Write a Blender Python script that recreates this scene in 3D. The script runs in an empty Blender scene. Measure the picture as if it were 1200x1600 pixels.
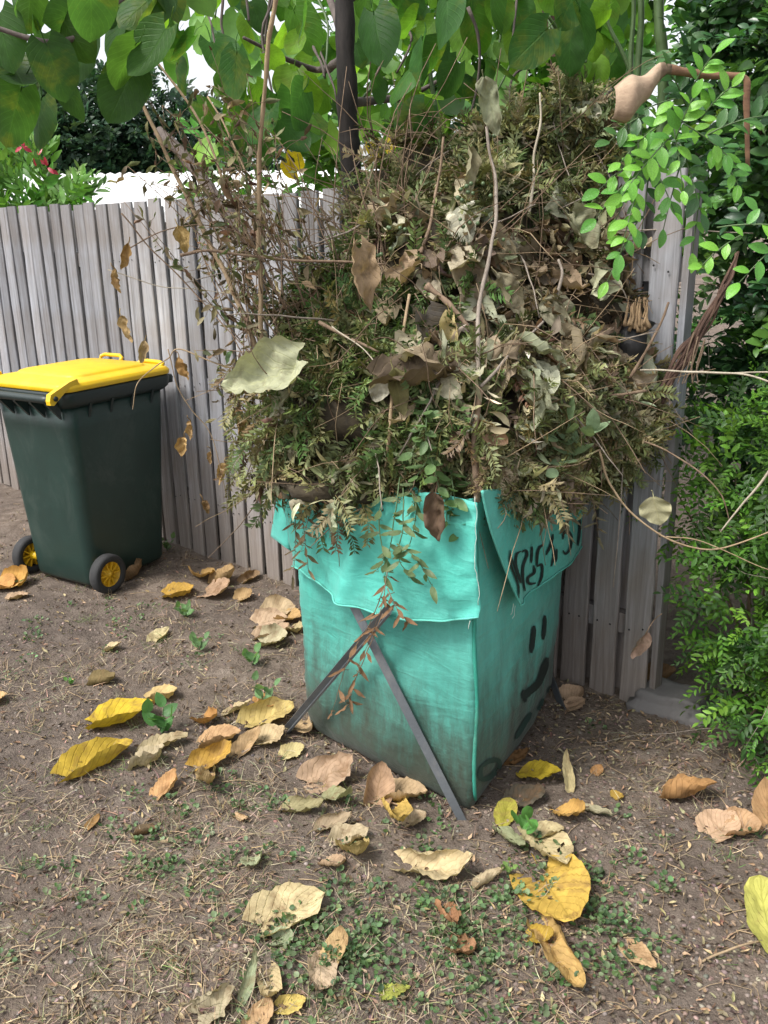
import bpy, bmesh, math, random
import numpy as np
from mathutils import Vector, Matrix, noise
from mathutils.bvhtree import BVHTree
random.seed(7); rng = np.random.default_rng(7)
R = math.radians
scene = bpy.context.scene
COL = scene.collection

# ------------------------------------------------------------------ camera
CAM_H, PITCH, FPX, ROLL = 1.55, R(17.6), 1400.0, R(1.1)
cd = bpy.data.cameras.new('camera'); cam = bpy.data.objects.new('camera', cd); COL.objects.link(cam)
cam.matrix_world = Matrix.Translation((0, 0, CAM_H)) @ Matrix.Rotation(R(90) - PITCH, 4, 'X') @ Matrix.Rotation(-ROLL, 4, 'Z')
cd.sensor_fit = 'VERTICAL'; cd.sensor_height = 36; cd.sensor_width = 36
cd.lens = 36 * FPX / 1600; cd.clip_end = 1000; cd.clip_start = 0.02
scene.camera = cam
# ------------------------------------------------------------------ world, sun, exposure
SUN_FROM = Vector((-.48, -.30, .84)).normalized(); SUN_EL, SUN_AZ = math.asin(SUN_FROM.z), math.atan2(SUN_FROM.x, SUN_FROM.y)
w = bpy.data.worlds.new('World'); scene.world = w; w.use_nodes = True
nt = w.node_tree; nt.nodes.clear()
sky = nt.nodes.new('ShaderNodeTexSky'); sky.sky_type = 'NISHITA'; sky.sun_disc = False
sky.sun_elevation = SUN_EL; sky.sun_rotation = SUN_AZ; sky.air_density = 1.0; sky.dust_density = 3.0
hs = nt.nodes.new('ShaderNodeHueSaturation'); hs.inputs['Saturation'].default_value = 0.22
bg = nt.nodes.new('ShaderNodeBackground'); bg.inputs['Strength'].default_value = 0.11
wo = nt.nodes.new('ShaderNodeOutputWorld')
nt.links.new(sky.outputs[0], hs.inputs['Color']); nt.links.new(hs.outputs[0], bg.inputs[0]); nt.links.new(bg.outputs[0], wo.inputs[0])
sd = bpy.data.lights.new('sun', 'SUN'); sun = bpy.data.objects.new('sun', sd); COL.objects.link(sun)
sd.energy = 1.5; sd.angle = R(16); sd.color = (1.0, 0.96, 0.9)
sun.rotation_euler = (-SUN_FROM).to_track_quat('-Z', 'Y').to_euler()
vs = scene.view_settings; vs.view_transform = 'Standard'; vs.look = 'None'; vs.gamma = 1; vs.use_curve_mapping = False
vs.exposure = 1.45
scene.cycles.max_bounces = 5; scene.cycles.diffuse_bounces = 3; scene.cycles.transmission_bounces = 2; scene.cycles.glossy_bounces = 2

# ------------------------------------------------------------------ pixel helpers (photograph 1200 x 1600)
CP, SP, CR, SR = math.cos(PITCH), math.sin(PITCH), math.cos(ROLL), math.sin(ROLL)
CAM = Vector((0, 0, CAM_H))
def ray(u, v):
    a0 = (u - 600) / FPX; b0 = (800 - v) / FPX
    a = a0 * CR + b0 * SR; b = -a0 * SR + b0 * CR
    return Vector((a, CP + b * SP, -SP + b * CP))
def G(u, v, z=0.0):
    r = ray(u, v); t = (z - CAM_H) / r.z
    return CAM + r * t
def P(u, v, y):
    y = 1.05 * y + .205; r = ray(u, v); return CAM + r * (y / r.y)
def PL(u, v, p0, n):
    r = ray(u, v); t = (p0 - CAM).dot(n) / r.dot(n); return CAM + r * t
def proj(p):
    d = Vector(p) - CAM
    f = d.y * CP - d.z * SP; up = d.y * SP + d.z * CP
    f = max(f, 1e-3); a, b = d.x / f, up / f
    return 600 + FPX * (a * CR - b * SR), 800 - FPX * (a * SR + b * CR), f
def W(x, y, z):
    """first survey of the place (shorter lens assumed) -> world"""
    c, s_ = math.cos(R(19.1)), math.sin(R(19.1)); d = Vector((x, y, z - 1.55)); f = d.y * c - d.z * s_; up = d.y * s_ + d.z * c
    return P(600 + 1200 * d.x / f, 800 - 1200 * up / f, y)
def WG(x, y, z=0.0):
    p = W(x, y, .8); p.z = z; return p

# ------------------------------------------------------------------ object helpers
def link(o, parent=None):
    COL.objects.link(o)
    if parent is not None:
        o.parent = parent
        o.matrix_parent_inverse = Matrix.Translation(-parent.location) if parent.type == 'EMPTY' and parent.parent is None else Matrix.Identity(4)
    return o
def tag(o, label, cat, group=None):
    o['label'] = label; o['category'] = cat
    if group: o['group'] = group
    return o
def thing(name, label, cat, loc=(0, 0, 0), group=None):
    o = bpy.data.objects.new(name, None); o.location = loc; o.empty_display_size = 0.05
    COL.objects.link(o); return tag(o, label, cat, group)
def struct(o): o['kind'] = 'structure'; return o
def stuff(o, label=None, cat=None):
    o['kind'] = 'stuff'
    if label: o['label'] = label; o['category'] = cat
    return o
def pymesh(name, V, F, mat=None, smooth=True, UV=None):
    me = bpy.data.meshes.new(name); me.from_pydata([tuple(v) for v in V], [], [tuple(f) for f in F])
    if mat: me.materials.append(mat)
    if smooth: me.polygons.foreach_set('use_smooth', [True] * len(me.polygons))
    if UV is not None:
        uvl = me.uv_layers.new(name='UVMap'); li = np.empty(len(me.loops), dtype=np.int32); me.loops.foreach_get('vertex_index', li)
        uvl.data.foreach_set('uv', np.asarray(UV, dtype=np.float32)[li].ravel())
    me.update(); return me
def obj(name, V, F, mat, parent=None, smooth=True, UV=None):
    return link(bpy.data.objects.new(name, pymesh(name, V, F, mat, smooth, UV)), parent)
def mobj(name, me, parent=None, color=None):
    o = bpy.data.objects.new(name, me)
    if color is not None: o.color = (*color[:3], 1)
    return link(o, parent)
def npobj(name, V, Q, C, mat, parent=None, smooth=False):
    """big quad mesh from arrays; C = colour per vertex"""
    me = bpy.data.meshes.new(name); V = np.asarray(V, np.float32); Q = np.asarray(Q, np.int32)
    k = Q.shape[1]
    me.vertices.add(len(V)); me.vertices.foreach_set('co', V.ravel())
    me.loops.add(Q.size); me.loops.foreach_set('vertex_index', Q.ravel())
    me.polygons.add(len(Q)); me.polygons.foreach_set('loop_start', np.arange(0, Q.size, k, dtype=np.int32))
    try: me.polygons.foreach_set('loop_total', np.full(len(Q), k, np.int32))
    except Exception: pass
    if smooth: me.polygons.foreach_set('use_smooth', np.ones(len(Q), bool))
    me.update(calc_edges=True)
    if C is not None:
        ca = me.color_attributes.new('Col', 'FLOAT_COLOR', 'POINT')
        C4 = np.ones((len(V), 4), np.float32); C4[:, :3] = C; ca.data.foreach_set('color', C4.ravel())
    me.materials.append(mat); me.validate()
    return link(bpy.data.objects.new(name, me), parent)
def frames(D, N):
    """rotation matrices with y along D and z near N"""
    D = D / np.maximum(np.linalg.norm(D, axis=1, keepdims=True), 1e-6)
    X = np.cross(D, N); X /= np.maximum(np.linalg.norm(X, axis=1, keepdims=True), 1e-6)
    Z = np.cross(X, D)
    return np.stack([X, D, Z], axis=2)
def scatter(templates, loc, M, S, C, cjit=0.0):
    """instance templates (V, Q, Vcolscale) -> joined arrays"""
    Vs, Qs, Cs = [], [], []; off = 0
    pick = rng.integers(0, len(templates), len(loc))
    for k, (TV, TQ, TC) in enumerate(templates):
        idx = np.where(pick == k)[0]
        if len(idx) == 0: continue
        V = np.einsum('nij,vj->nvi', M[idx], TV) * S[idx][:, None, None] + loc[idx][:, None, :]
        n, m = len(idx), len(TV)
        Q = TQ[None] + (np.arange(n) * m)[:, None, None] + off
        c = C[idx][:, None, :] * TC[None]
        Vs.append(V.reshape(-1, 3)); Qs.append(Q.reshape(-1, TQ.shape[1])); Cs.append(c.reshape(-1, 3)); off += n * m
    return np.concatenate(Vs), np.concatenate(Qs), np.concatenate(Cs)
def rvec(n, s=1.0): return rng.normal(size=(n, 3)) * s
def pal(cols, n, jit=0.24):
    cols = np.array(cols); c = cols[rng.integers(0, len(cols), n)]
    return np.clip(c * (1 + rng.normal(size=(n, 1)) * jit) * (1 + rng.normal(size=(n, 3)) * jit * .3), 0.003, .95)
def catmull(pts, n=8):
    pts = [Vector(p) for p in pts]
    if len(pts) < 3: return [pts[0].lerp(pts[-1], i / n) for i in range(n + 1)]
    out = []
    ext = [pts[0] * 2 - pts[1]] + pts + [pts[-1] * 2 - pts[-2]]
    for i in range(1, len(ext) - 2):
        p0, p1, p2, p3 = ext[i - 1:i + 3]
        for k in range(n):
            t = k / n
            out.append(0.5 * ((2 * p1) + (p2 - p0) * t + (2 * p0 - 5 * p1 + 4 * p2 - p3) * t * t + (3 * p1 - p0 - 3 * p2 + p3) * t ** 3))
    out.append(pts[-1]); return out
def tubegeo(pts, r0, r1, seg=6, wob=0.0, V=None, F=None):
    V = [] if V is None else V; F = [] if F is None else F
    base = len(V); n = len(pts); prev = Vector((0.31, 0.2, 0.9))
    for i, p in enumerate(pts):
        d = (pts[min(i + 1, n - 1)] - pts[max(i - 1, 0)])
        if d.length < 1e-6: d = Vector((0, 0, 1))
        d.normalize(); x = d.cross(prev)
        if x.length < 1e-3: x = d.orthogonal()
        x.normalize(); y = d.cross(x); prev = y * -1 if False else prev
        r = r0 + (r1 - r0) * i / max(n - 1, 1)
        if wob: r *= 1 + wob * noise.noise(p * 40)
        for k in range(seg):
            a = 2 * math.pi * k / seg; V.append(p + (x * math.cos(a) + y * math.sin(a)) * r)
    for i in range(n - 1):
        for k in range(seg):
            a = base + i * seg + k; b = base + i * seg + (k + 1) % seg
            F.append((a, b, b + seg, a + seg))
    F.append(tuple(base + k for k in range(seg))[::-1]); F.append(tuple(base + (n - 1) * seg + k for k in range(seg)))
    return V, F
def wig(pts, amp, f=6.0, seed=0.0):
    return [p + Vector((noise.noise(p * f + Vector((seed, 0, 0))), noise.noise(p * f + Vector((0, seed + 9, 0))), noise.noise(p * f + Vector((0, 0, seed + 17))))) * amp for p in pts]
def stick(name, pts, r0, r1, mat, parent=None, seg=7, n=8, wob=.25, wiggle=.006, seed=0):
    V, F = tubegeo(wig(catmull(pts, n), wiggle, 9, seed), r0, r1, seg, wob)
    return obj(name, V, F, mat, parent)
def boxgeo(c, s, V, F, M=None):
    b = len(V)
    for dx in (-1, 1):
        for dy in (-1, 1):
            for dz in (-1, 1):
                p = Vector((dx * s[0] / 2, dy * s[1] / 2, dz * s[2] / 2))
                if M is not None: p = M @ p
                V.append(Vector(c) + p)
    for f in ((0, 1, 3, 2), (4, 6, 7, 5), (0, 4, 5, 1), (2, 3, 7, 6), (0, 2, 6, 4), (1, 5, 7, 3)): F.append(tuple(b + i for i in f))

# ------------------------------------------------------------------ materials
class MB:
    def __init__(s, name):
        s.m = bpy.data.materials.new(name); s.m.use_nodes = True; s.t = s.m.node_tree; s.t.nodes.clear()
        s.out = s.n('ShaderNodeOutputMaterial'); s.p = s.n('ShaderNodeBsdfPrincipled'); s.l(s.p.outputs[0], s.out.inputs[0])
    def n(s, k, **kw):
        x = s.t.nodes.new(k)
        for a, b in kw.items(): setattr(x, a, b)
        return x
    def l(s, a, b): s.t.links.new(a, b)
    def noise(s, scale, detail=6, rough=.6, vec=None, dist=0):
        x = s.n('ShaderNodeTexNoise'); x.inputs['Scale'].default_value = scale; x.inputs['Detail'].default_value = detail
        x.inputs['Roughness'].default_value = rough; x.inputs['Distortion'].default_value = dist
        if vec is not None: s.l(vec, x.inputs['Vector'])
        return x.outputs['Fac']
    def coord(s, kind='Object', scale=None):
        c = s.n('ShaderNodeTexCoord').outputs[kind]
        if scale:
            m = s.n('ShaderNodeMapping'); m.inputs['Scale'].default_value = scale; s.l(c, m.inputs['Vector']); return m.outputs[0]
        return c
    def ramp(s, fac, stops):
        x = s.n('ShaderNodeValToRGB'); el = x.color_ramp.elements
        while len(el) < len(stops): el.new(.5)
        for e, (p, c) in zip(el, stops): e.position = p; e.color = (*c, 1) if len(c) == 3 else c
        s.l(fac, x.inputs[0]); return x.outputs[0]
    def mix(s, fac, a, b, mode='MIX'):
        x = s.n('ShaderNodeMix', data_type='RGBA', blend_type=mode)
        for v, i in ((fac, 0), (a, 6), (b, 7)):
            if hasattr(v, 'links'): s.l(v, x.inputs[i])
            elif isinstance(v, (int, float)): x.inputs[i].default_value = v
            else: x.inputs[i].default_value = (*v, 1)
        return x.outputs[2]
    def math(s, op, a, b=None, c=None):
        x = s.n('ShaderNodeMath', operation=op)
        for i, v in enumerate((a, b, c)):
            if v is None: continue
            if hasattr(v, 'links'): s.l(v, x.inputs[i])
            else: x.inputs[i].default_value = v
        return x.outputs[0]
    def bump(s, h, strength=.3, dist=.01, normal=None):
        b = s.n('ShaderNodeBump'); b.inputs['Strength'].default_value = strength; b.inputs['Distance'].default_value = dist
        s.l(h, b.inputs['Height'])
        if normal is not None: s.l(normal, b.inputs['Normal'])
        s.l(b.outputs[0], s.p.inputs['Normal']); return b.outputs[0]
    def base(s, c):
        if hasattr(c, 'links'): s.l(c, s.p.inputs['Base Color'])
        else: s.p.inputs['Base Color'].default_value = (*c, 1)
    def set(s, **kw):
        for k, v in kw.items(): s.p.inputs[k.replace('_', ' ')].default_value = v
        return s

def leaf_mat(name, src, rough=.55, trans=.3, veins=True, mott=None, vein_col=1.25, spec=.4, nscale=25):
    m = MB(name)
    if src == 'attr':
        a = m.n('ShaderNodeAttribute', attribute_name='Col'); base = a.outputs['Color']; vec = m.coord('Object')
    else:
        a = m.n('ShaderNodeObjectInfo'); base = a.outputs['Color']; vec = m.coord('Object')
        ad = m.n('ShaderNodeVectorMath', operation='ADD'); m.l(vec, ad.inputs[0]); m.l(a.outputs['Random'], ad.inputs[1]); vec = ad.outputs[0]
    nz = m.noise(nscale, 5, .65, vec)
    f = m.ramp(nz, [(.3, (.72, .72, .72)), (.7, (1.18, 1.18, 1.18))])
    c = m.mix(1.0, base, f, 'MULTIPLY')
    if mott is not None:
        n2 = m.noise(nscale * .45, 4, .7, vec, .6)
        k = m.ramp(n2, [(.52, (0, 0, 0)), (.68, (1, 1, 1))])
        c = m.mix(m.math('MULTIPLY', k, .65), c, mott)
    hgt = nz
    if veins:
        uv = m.n('ShaderNodeUVMap'); sp = m.n('ShaderNodeSeparateXYZ'); m.l(uv.outputs[0], sp.inputs[0])
        au = m.math('ABSOLUTE', m.math('SUBTRACT', sp.outputs[0], .5))
        q = m.math('FRACT', m.math('MULTIPLY', m.math('SUBTRACT', sp.outputs[1], m.math('MULTIPLY', au, .9)), 8.0))
        side = m.math('SMOOTH_MIN', m.math('MULTIPLY', m.math('ABSOLUTE', m.math('SUBTRACT', q, .5)), 9), 1.0, .2)
        mid = m.math('MINIMUM', m.math('MULTIPLY', au, 35), 1.0)
        vn = m.math('MINIMUM', side, mid); hgt = m.math('ADD', m.math('MULTIPLY', nz, .5), vn)
        vl = m.mix(1.0, c, (vein_col, vein_col, vein_col * .9), 'MULTIPLY')
        c = m.mix(vn, vl, c)
    m.base(c); m.set(Roughness=rough); m.p.inputs['Specular IOR Level'].default_value = spec
    m.bump(hgt, .35, .004)
    if trans > 0:
        t = m.n('ShaderNodeBsdfTranslucent'); mx = m.n('ShaderNodeMixShader'); mx.inputs[0].default_value = trans
        tc = m.mix(1.0, c, (1.35, 1.35, .7), 'MULTIPLY'); m.l(tc, t.inputs[0])
        m.l(m.p.outputs[0], mx.inputs[1]); m.l(t.outputs[0], mx.inputs[2]); m.l(mx.outputs[0], m.out.inputs[0])
    return m.m

M = {}
M['dry_leaf'] = leaf_mat('dry_leaf', 'obj', .8, .12, True, (.17, .095, .045), .78, .15, 26)
M['crumpled_leaf'] = leaf_mat('crumpled_leaf', 'obj', .8, .15, True, (.13, .10, .06), 1.12, .15, 30)
M['tree_leaf'] = leaf_mat('tree_leaf', 'obj', .5, .6, True, (.16, .20, .03), 1.22, .3, 14)
M['shrub_leaf'] = leaf_mat('shrub_leaf', 'obj', .25, .25, True, None, 1.15, .55, 20)
M['leaf_mass'] = leaf_mat('leaf_mass', 'attr', .5, .3, False, None, 1, .35, 14)
M['gloss_mass'] = leaf_mat('gloss_mass', 'attr', .32, .18, False, None, 1, .5, 14)
M['dry_mass'] = leaf_mat('dry_mass', 'attr', .75, .15, False, None, 1, .2, 30)
M['litter'] = leaf_mat('litter', 'attr', .85, .0, False, None, 1, .15, 40)

def bark(name, c1, c2, scale=30, rough=.85, stretch=(1, 1, .25)):
    m = MB(name); v = m.coord('Object', stretch); n1 = m.noise(scale, 8, .7, v)
    m.base(m.ramp(n1, [(.3, c1), (.7, c2)])); m.set(Roughness=rough); m.bump(n1, .6, .006); return m.m
M['twig'] = bark('twig_bark', (.10, .062, .038), (.27, .19, .125), 60)
M['twig_grey'] = bark('grey_twig_bark', (.13, .105, .085), (.33, .28, .23), 60)
M['straw'] = bark('straw_stem', (.20, .135, .075), (.40, .30, .185), 50)
M['straw_grey'] = bark('pale_straw', (.26, .22, .16), (.46, .41, .32), 50)
M['trunk_dark'] = bark('dark_bark', (.004, .003, .003), (.034, .026, .024), 45)
M['trunk_grey'] = bark('grey_bark', (.055, .042, .038), (.15, .12, .105), 30)
M['trunk_red'] = bark('red_brown_bark', (.05, .025, .018), (.13, .075, .05), 35)
M['green_stem'] = bark('green_stem', (.05, .09, .03), (.10, .16, .06), 30, .5)
M['char'] = bark('charred_wood', (.002, .002, .0025), (.016, .015, .017), 25, .6)
M['log_end'] = bark('split_wood', (.12, .075, .04), (.32, .22, .12), 60)
M['spathe'] = bark('dry_spathe', (.24, .165, .11), (.46, .34, .235), 40, .9, (.25, 1, 1))
M['spathe_in'] = bark('dry_spathe_inner', (.10, .05, .03), (.27, .15, .085), 40, .9, (.25, 1, 1))

# ground
m = MB('soil'); v = m.coord('Object')
n1 = m.noise(1.1, 5, .6, v); n2 = m.noise(14, 8, .7, v); n3 = m.noise(120, 4, .7, v)
c = m.ramp(n2, [(.25, (.084, .064, .050)), (.5, (.20, .157, .125)), (.78, (.34, .28, .23))])
c = m.mix(m.ramp(n1, [(.4, (0, 0, 0)), (.62, (.55, .55, .55))]), c, (.098, .080, .072))
c = m.mix(m.ramp(n3, [(.62, (0, 0, 0)), (.74, (.5, .5, .5))]), c, (.36, .31, .26))
m.base(c); m.set(Roughness=.95); m.p.inputs['Specular IOR Level'].default_value = .15
hh = m.math('ADD', m.math('MULTIPLY', n2, 1.0), m.math('MULTIPLY', n3, .35)); m.bump(hh, 1.0, .035); M['soil'] = m.m
# timber
m = MB('weathered_timber'); oi = m.n('ShaderNodeObjectInfo')
vv = m.coord('Object', (26, 26, 1.0)); ad = m.n('ShaderNodeVectorMath', operation='ADD'); m.l(vv, ad.inputs[0])
sc = m.math('MULTIPLY', oi.outputs['Random'], 50.0); m.l(sc, ad.inputs[1])
g1 = m.noise(2.2, 8, .65, ad.outputs[0], .8); g2 = m.noise(9, 4, .6, ad.outputs[0])
lo = m.coord('Object'); blot = m.noise(2.2, 4, .6, lo)
c = m.ramp(g1, [(.22, (.085, .078, .076)), (.42, (.228, .235, .256)), (.75, (.40, .415, .455))])
c = m.mix(m.ramp(blot, [(.42, (0, 0, 0)), (.7, (.75, .75, .75))]), c, (.19, .155, .125))
sz_ = m.n('ShaderNodeSeparateXYZ'); m.l(lo, sz_.inputs[0]); hz = m.math('ADD', sz_.outputs[2], m.math('MULTIPLY', m.math('SUBTRACT', m.noise(3, 4, .6, m.coord('Object', (4, 4, 1))), .5), 1.2)); c = m.mix(m.ramp(hz, [(.1, (.75, .75, .75)), (.95, (0, 0, 0))]), c, m.mix(g1, (.10, .075, .055), (.27, .215, .17)))  # browner towards the foot: weathering, plus shade put into the colour
rv = m.math('ADD', m.math('MULTIPLY', oi.outputs['Random'], .5), .72)
cc = m.n('ShaderNodeCombineColor'); [m.l(rv, cc.inputs[i]) for i in range(3)]
c = m.mix(1.0, c, cc.outputs[0], 'MULTIPLY')
wv = m.n('ShaderNodeTexVoronoi'); wv.inputs['Scale'].default_value = .22; m.l(ad.outputs[0], wv.inputs['Vector'])
c = m.mix(m.ramp(wv.outputs['Distance'], [(.03, (.7, .7, .7)), (.10, (0, 0, 0))]), c, (.10, .065, .045))
m.base(c); m.set(Roughness=.9); m.p.inputs['Specular IOR Level'].default_value = .2
m.bump(m.math('ADD', g1, m.math('MULTIPLY', g2, .5)), .55, .006); M['timber'] = m.m
# bag cloth
m = MB('woven_cloth'); v = m.coord('Object')
sx = m.n('ShaderNodeSeparateXYZ'); m.l(v, sx.inputs[0])
weave = m.noise(1, 2, .5, m.coord('Object', (40, 40, 900))); weave2 = m.noise(1, 2, .5, m.coord('Object', (500, 500, 25)))
n1 = m.noise(3.2, 6, .6, v); n2 = m.noise(9, 6, .7, m.coord('Object', (1.6, 1.6, .45)))
c = m.ramp(n1, [(.3, (.055, .40, .325)), (.7, (.095, .50, .42))])
c = m.mix(m.ramp(weave2, [(.35, (.25, .25, .25)), (.65, (0, 0, 0))]), c, (.12, .52, .43))
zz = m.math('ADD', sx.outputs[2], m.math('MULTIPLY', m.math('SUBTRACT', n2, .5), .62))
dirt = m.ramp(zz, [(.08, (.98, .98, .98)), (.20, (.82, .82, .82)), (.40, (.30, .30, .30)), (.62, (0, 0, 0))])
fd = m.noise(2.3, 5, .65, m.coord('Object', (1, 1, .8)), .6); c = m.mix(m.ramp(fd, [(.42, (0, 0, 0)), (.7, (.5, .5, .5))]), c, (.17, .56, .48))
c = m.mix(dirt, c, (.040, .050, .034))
sp = m.noise(6, 3, .6, v); c = m.mix(m.ramp(sp, [(.70, (0, 0, 0)), (.78, (.4, .4, .4))]), c, (.09, .12, .09))
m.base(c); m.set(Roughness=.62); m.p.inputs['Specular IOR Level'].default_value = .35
m.p.inputs['Sheen Weight'].default_value = .12
cn = m.noise(4.5, 4, .55, m.coord('Object', (1, 1, .7)), .8); cr_ = m.math('SUBTRACT', 1.0, m.math('MULTIPLY', m.math('ABSOLUTE', m.math('SUBTRACT', cn, .5)), 7)); cr_ = m.math('MAXIMUM', cr_, 0.0)
cn2 = m.noise(9, 3, .5, m.coord('Object', (.6, .6, 2.2)), .5); cr2 = m.math('MAXIMUM', m.math('SUBTRACT', 1.0, m.math('MULTIPLY', m.math('ABSOLUTE', m.math('SUBTRACT', cn2, .5)), 9)), 0.0)
cr_ = m.math('ADD', m.math('MULTIPLY', cr_, .9), m.math('MULTIPLY', cr2, .5))
bn = m.math('ADD', m.math('ADD', cr_, m.math('MULTIPLY', weave, .25), m.math('MULTIPLY', weave2, .25)), m.noise(22, 5, .6, m.coord('Object', (1, 1, 1.8))))
m.bump(bn, .30, .009)
tr = m.n('ShaderNodeBsdfTranslucent'); m.l(c, tr.inputs[0]); mx = m.n('ShaderNodeMixShader'); mx.inputs[0].default_value = .12
m.l(m.p.outputs[0], mx.inputs[1]); m.l(tr.outputs[0], mx.inputs[2]); m.l(mx.outputs[0], m.out.inputs[0]); M['cloth'] = m.m
def plain(name, c, rough=.5, bumps=None, metal=0, spec=.5, wear=None):
    m = MB(name); v = m.coord('Object'); n = m.noise(7, 6, .65, v)
    cc = m.mix(1.0, c, m.ramp(n, [(.3, (.85, .85, .85)), (.7, (1.1, 1.1, 1.1))]), 'MULTIPLY')
    if wear is not None:
        n2 = m.noise(5, 8, .75, m.coord('Object', (1, 1, .6)), 1.0); cc = m.mix(m.ramp(n2, [(.50, (0, 0, 0)), (.75, (.55, .55, .55))]), cc, wear)
    m.base(cc); m.set(Roughness=rough, Metallic=metal); m.p.inputs['Specular IOR Level'].default_value = spec
    if bumps: m.bump(m.noise(bumps[0], 4, .6, v), bumps[1], .003)
    return m.m
M['seam'] = plain('seam_tape', (.028, .27, .20), .7, (80, .5), wear=(.12, .13, .10))
M['hem'] = plain('frayed_hem', (.11, .46, .38), .8, (80, .5))
M['ink'] = plain('black_paint', (.008, .02, .018), .6)
M['ink_faded'] = plain('faded_paint', (.010, .038, .032), .7)
M['thread'] = plain('loose_thread', (.55, .62, .55), .8)
M['steel'] = plain('galvanised_bar', (.11, .12, .13), .4, (40, .5), .4, .5, wear=(.28, .25, .22))
M['bin_body'] = plain('bin_plastic', (.014, .036, .030), .42, (180, .12), 0, .5, wear=(.065, .085, .075))
M['bin_dark'] = plain('bin_rim_plastic', (.012, .022, .021), .45)
M['bin_yellow'] = plain('yellow_plastic', (.74, .47, .010), .38, None, 0, .5, wear=(.66, .46, .06))
M['hub'] = plain('yellow_hub', (.62, .36, .012), .5, None, 0, .5, wear=(.18, .10, .03))
M['rubber'] = plain('wheel_rubber', (.022, .022, .023), .8, (60, .3), wear=(.09, .085, .08))
M['concrete'] = plain('old_concrete', (.16, .15, .145), .95, (50, .8), wear=(.07, .06, .055))
M['white_roof'] = plain('white_roof', (.80, .80, .80), .5)
M['white_wall'] = plain('white_wall', (.70, .70, .71), .7)
M['berry'] = plain('green_berry', (.075, .12, .05), .4)
M['pink'] = plain('pink_petal', (.55, .05, .09), .5)
M['weedlet'] = leaf_mat('seedling_leaf', 'obj', .45, .35, True, None, 1.15, .4, 30)

# ------------------------------------------------------------------ ground
def gh(x, y):
    p = Vector((x, y, 0))
    far = max(0, 1 - max(0, math.hypot(x, y - 2.5) - 4) / 6)
    return far * (.030 * noise.noise(p * .9) + .012 * noise.noise(p * 4.1) + .006 * noise.noise(p * 13) + .0035 * noise.noise(p * 37))
def axis(a, b, step, lim, grow=1.35):
    core = list(np.arange(a, b + 1e-6, step)); s = step; hi = [core[-1]]
    while hi[-1] < lim: s *= grow; hi.append(hi[-1] + s)
    s = step; lo = [core[0]]
    while lo[-1] > -lim: s *= grow; lo.append(lo[-1] - s)
    return lo[:0:-1] + core + hi[1:]
gx = axis(-1.9, 1.9, .017, 300); gy = axis(.75, 4.3, .017, 300)
GV = [(x, y, gh(x, y)) for y in gy for x in gx]; nx = len(gx)
GF = [(j * nx + i, j * nx + i + 1, (j + 1) * nx + i + 1, (j + 1) * nx + i) for j in range(len(gy) - 1) for i in range(nx - 1)]
ground = struct(obj('ground', GV, GF, M['soil']))

# ------------------------------------------------------------------ fence
FA = Vector((.862, 2.643, 0)); FD = Vector((-.742, .6706, 0)).normalized(); FN = Vector((FD.y, -FD.x, 0)) * -1   # FN towards camera
if FN.y > 0: FN = -FN
def fence_y(x): s = (FA.x - x) / -FD.x; return FA.y + FD.y * s
FANG = math.atan2(FD.y, FD.x)
fence = thing('timber_paling_fence', 'tall weathered grey timber paling fence behind the bin and bag', 'fence', FA)
def paling_mesh(k, wd, ht):
    r = random.Random(k); n = 24; V, F = [], []; th = .013
    for i in range(n + 1):
        z = ht * i / n; wj = .0012 * math.sin(i * 1.3 + k); b = .002 * math.sin(i * .35 + k * 2)
        ws = wd / 2 + wj; e = .003
        V += [(-ws, -th / 2 + e + b, z), (-ws + e, -th / 2 + b, z), (0, -th / 2 - .0012 + b, z), (ws - e, -th / 2 + b, z), (ws, -th / 2 + e + b, z), (ws, th / 2 + b, z), (-ws, th / 2 + b, z)]
    for i in range(n):
        for j in range(7):
            a = i * 7 + j; c2 = i * 7 + (j + 1) % 7; F.append((a, c2, c2 + 7, a + 7))
    F.append(tuple(range(6, -1, -1))); F.append(tuple(n * 7 + j for j in range(7)))
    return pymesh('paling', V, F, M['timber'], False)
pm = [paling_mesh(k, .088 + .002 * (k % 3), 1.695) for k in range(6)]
Pitch = .1135
s = 0.055; k = 0
while s < 9.2:
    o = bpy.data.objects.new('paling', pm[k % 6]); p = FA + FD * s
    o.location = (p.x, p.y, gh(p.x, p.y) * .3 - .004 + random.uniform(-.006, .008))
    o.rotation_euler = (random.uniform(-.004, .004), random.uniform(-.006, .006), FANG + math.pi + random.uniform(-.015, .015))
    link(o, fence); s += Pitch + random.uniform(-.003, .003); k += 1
hv, hf = tubegeo([Vector((0, 0, 0)), Vector((0, -.0016, 0))], .0034, .0028, 8); nail_me = pymesh('nail_head', hv, hf, M['char'])
for kk in range(26):
    for z in (.28, .86, 1.42):
        for e in (-.022, .022):
            q = FA + FD * (.055 + kk * Pitch + e * random.uniform(.7, 1.2)) + FN * .0085; o = bpy.data.objects.new('nail_head', nail_me); o.location = (q.x, q.y, z + random.uniform(-.012, .012)); o.rotation_euler = (0, 0, FANG + math.pi); link(o, fence)
s = 0.055 + Pitch / 2  # second row of palings, added behind the gaps to keep them dark
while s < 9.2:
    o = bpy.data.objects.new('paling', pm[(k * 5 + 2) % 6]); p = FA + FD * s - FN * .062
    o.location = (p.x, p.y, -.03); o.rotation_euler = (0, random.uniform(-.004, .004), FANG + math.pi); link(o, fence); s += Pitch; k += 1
for z in (.28, .86, 1.42):
    V, F = [], []; L = 9.2; c = FA + FD * (L / 2) - FN * .032 + Vector((0, 0, z)); boxgeo(c, (L, .038, .07), V, F, Matrix.Rotation(FANG, 3, 'Z')); obj('rail', V, F, M['timber'], fence, False)
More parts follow.
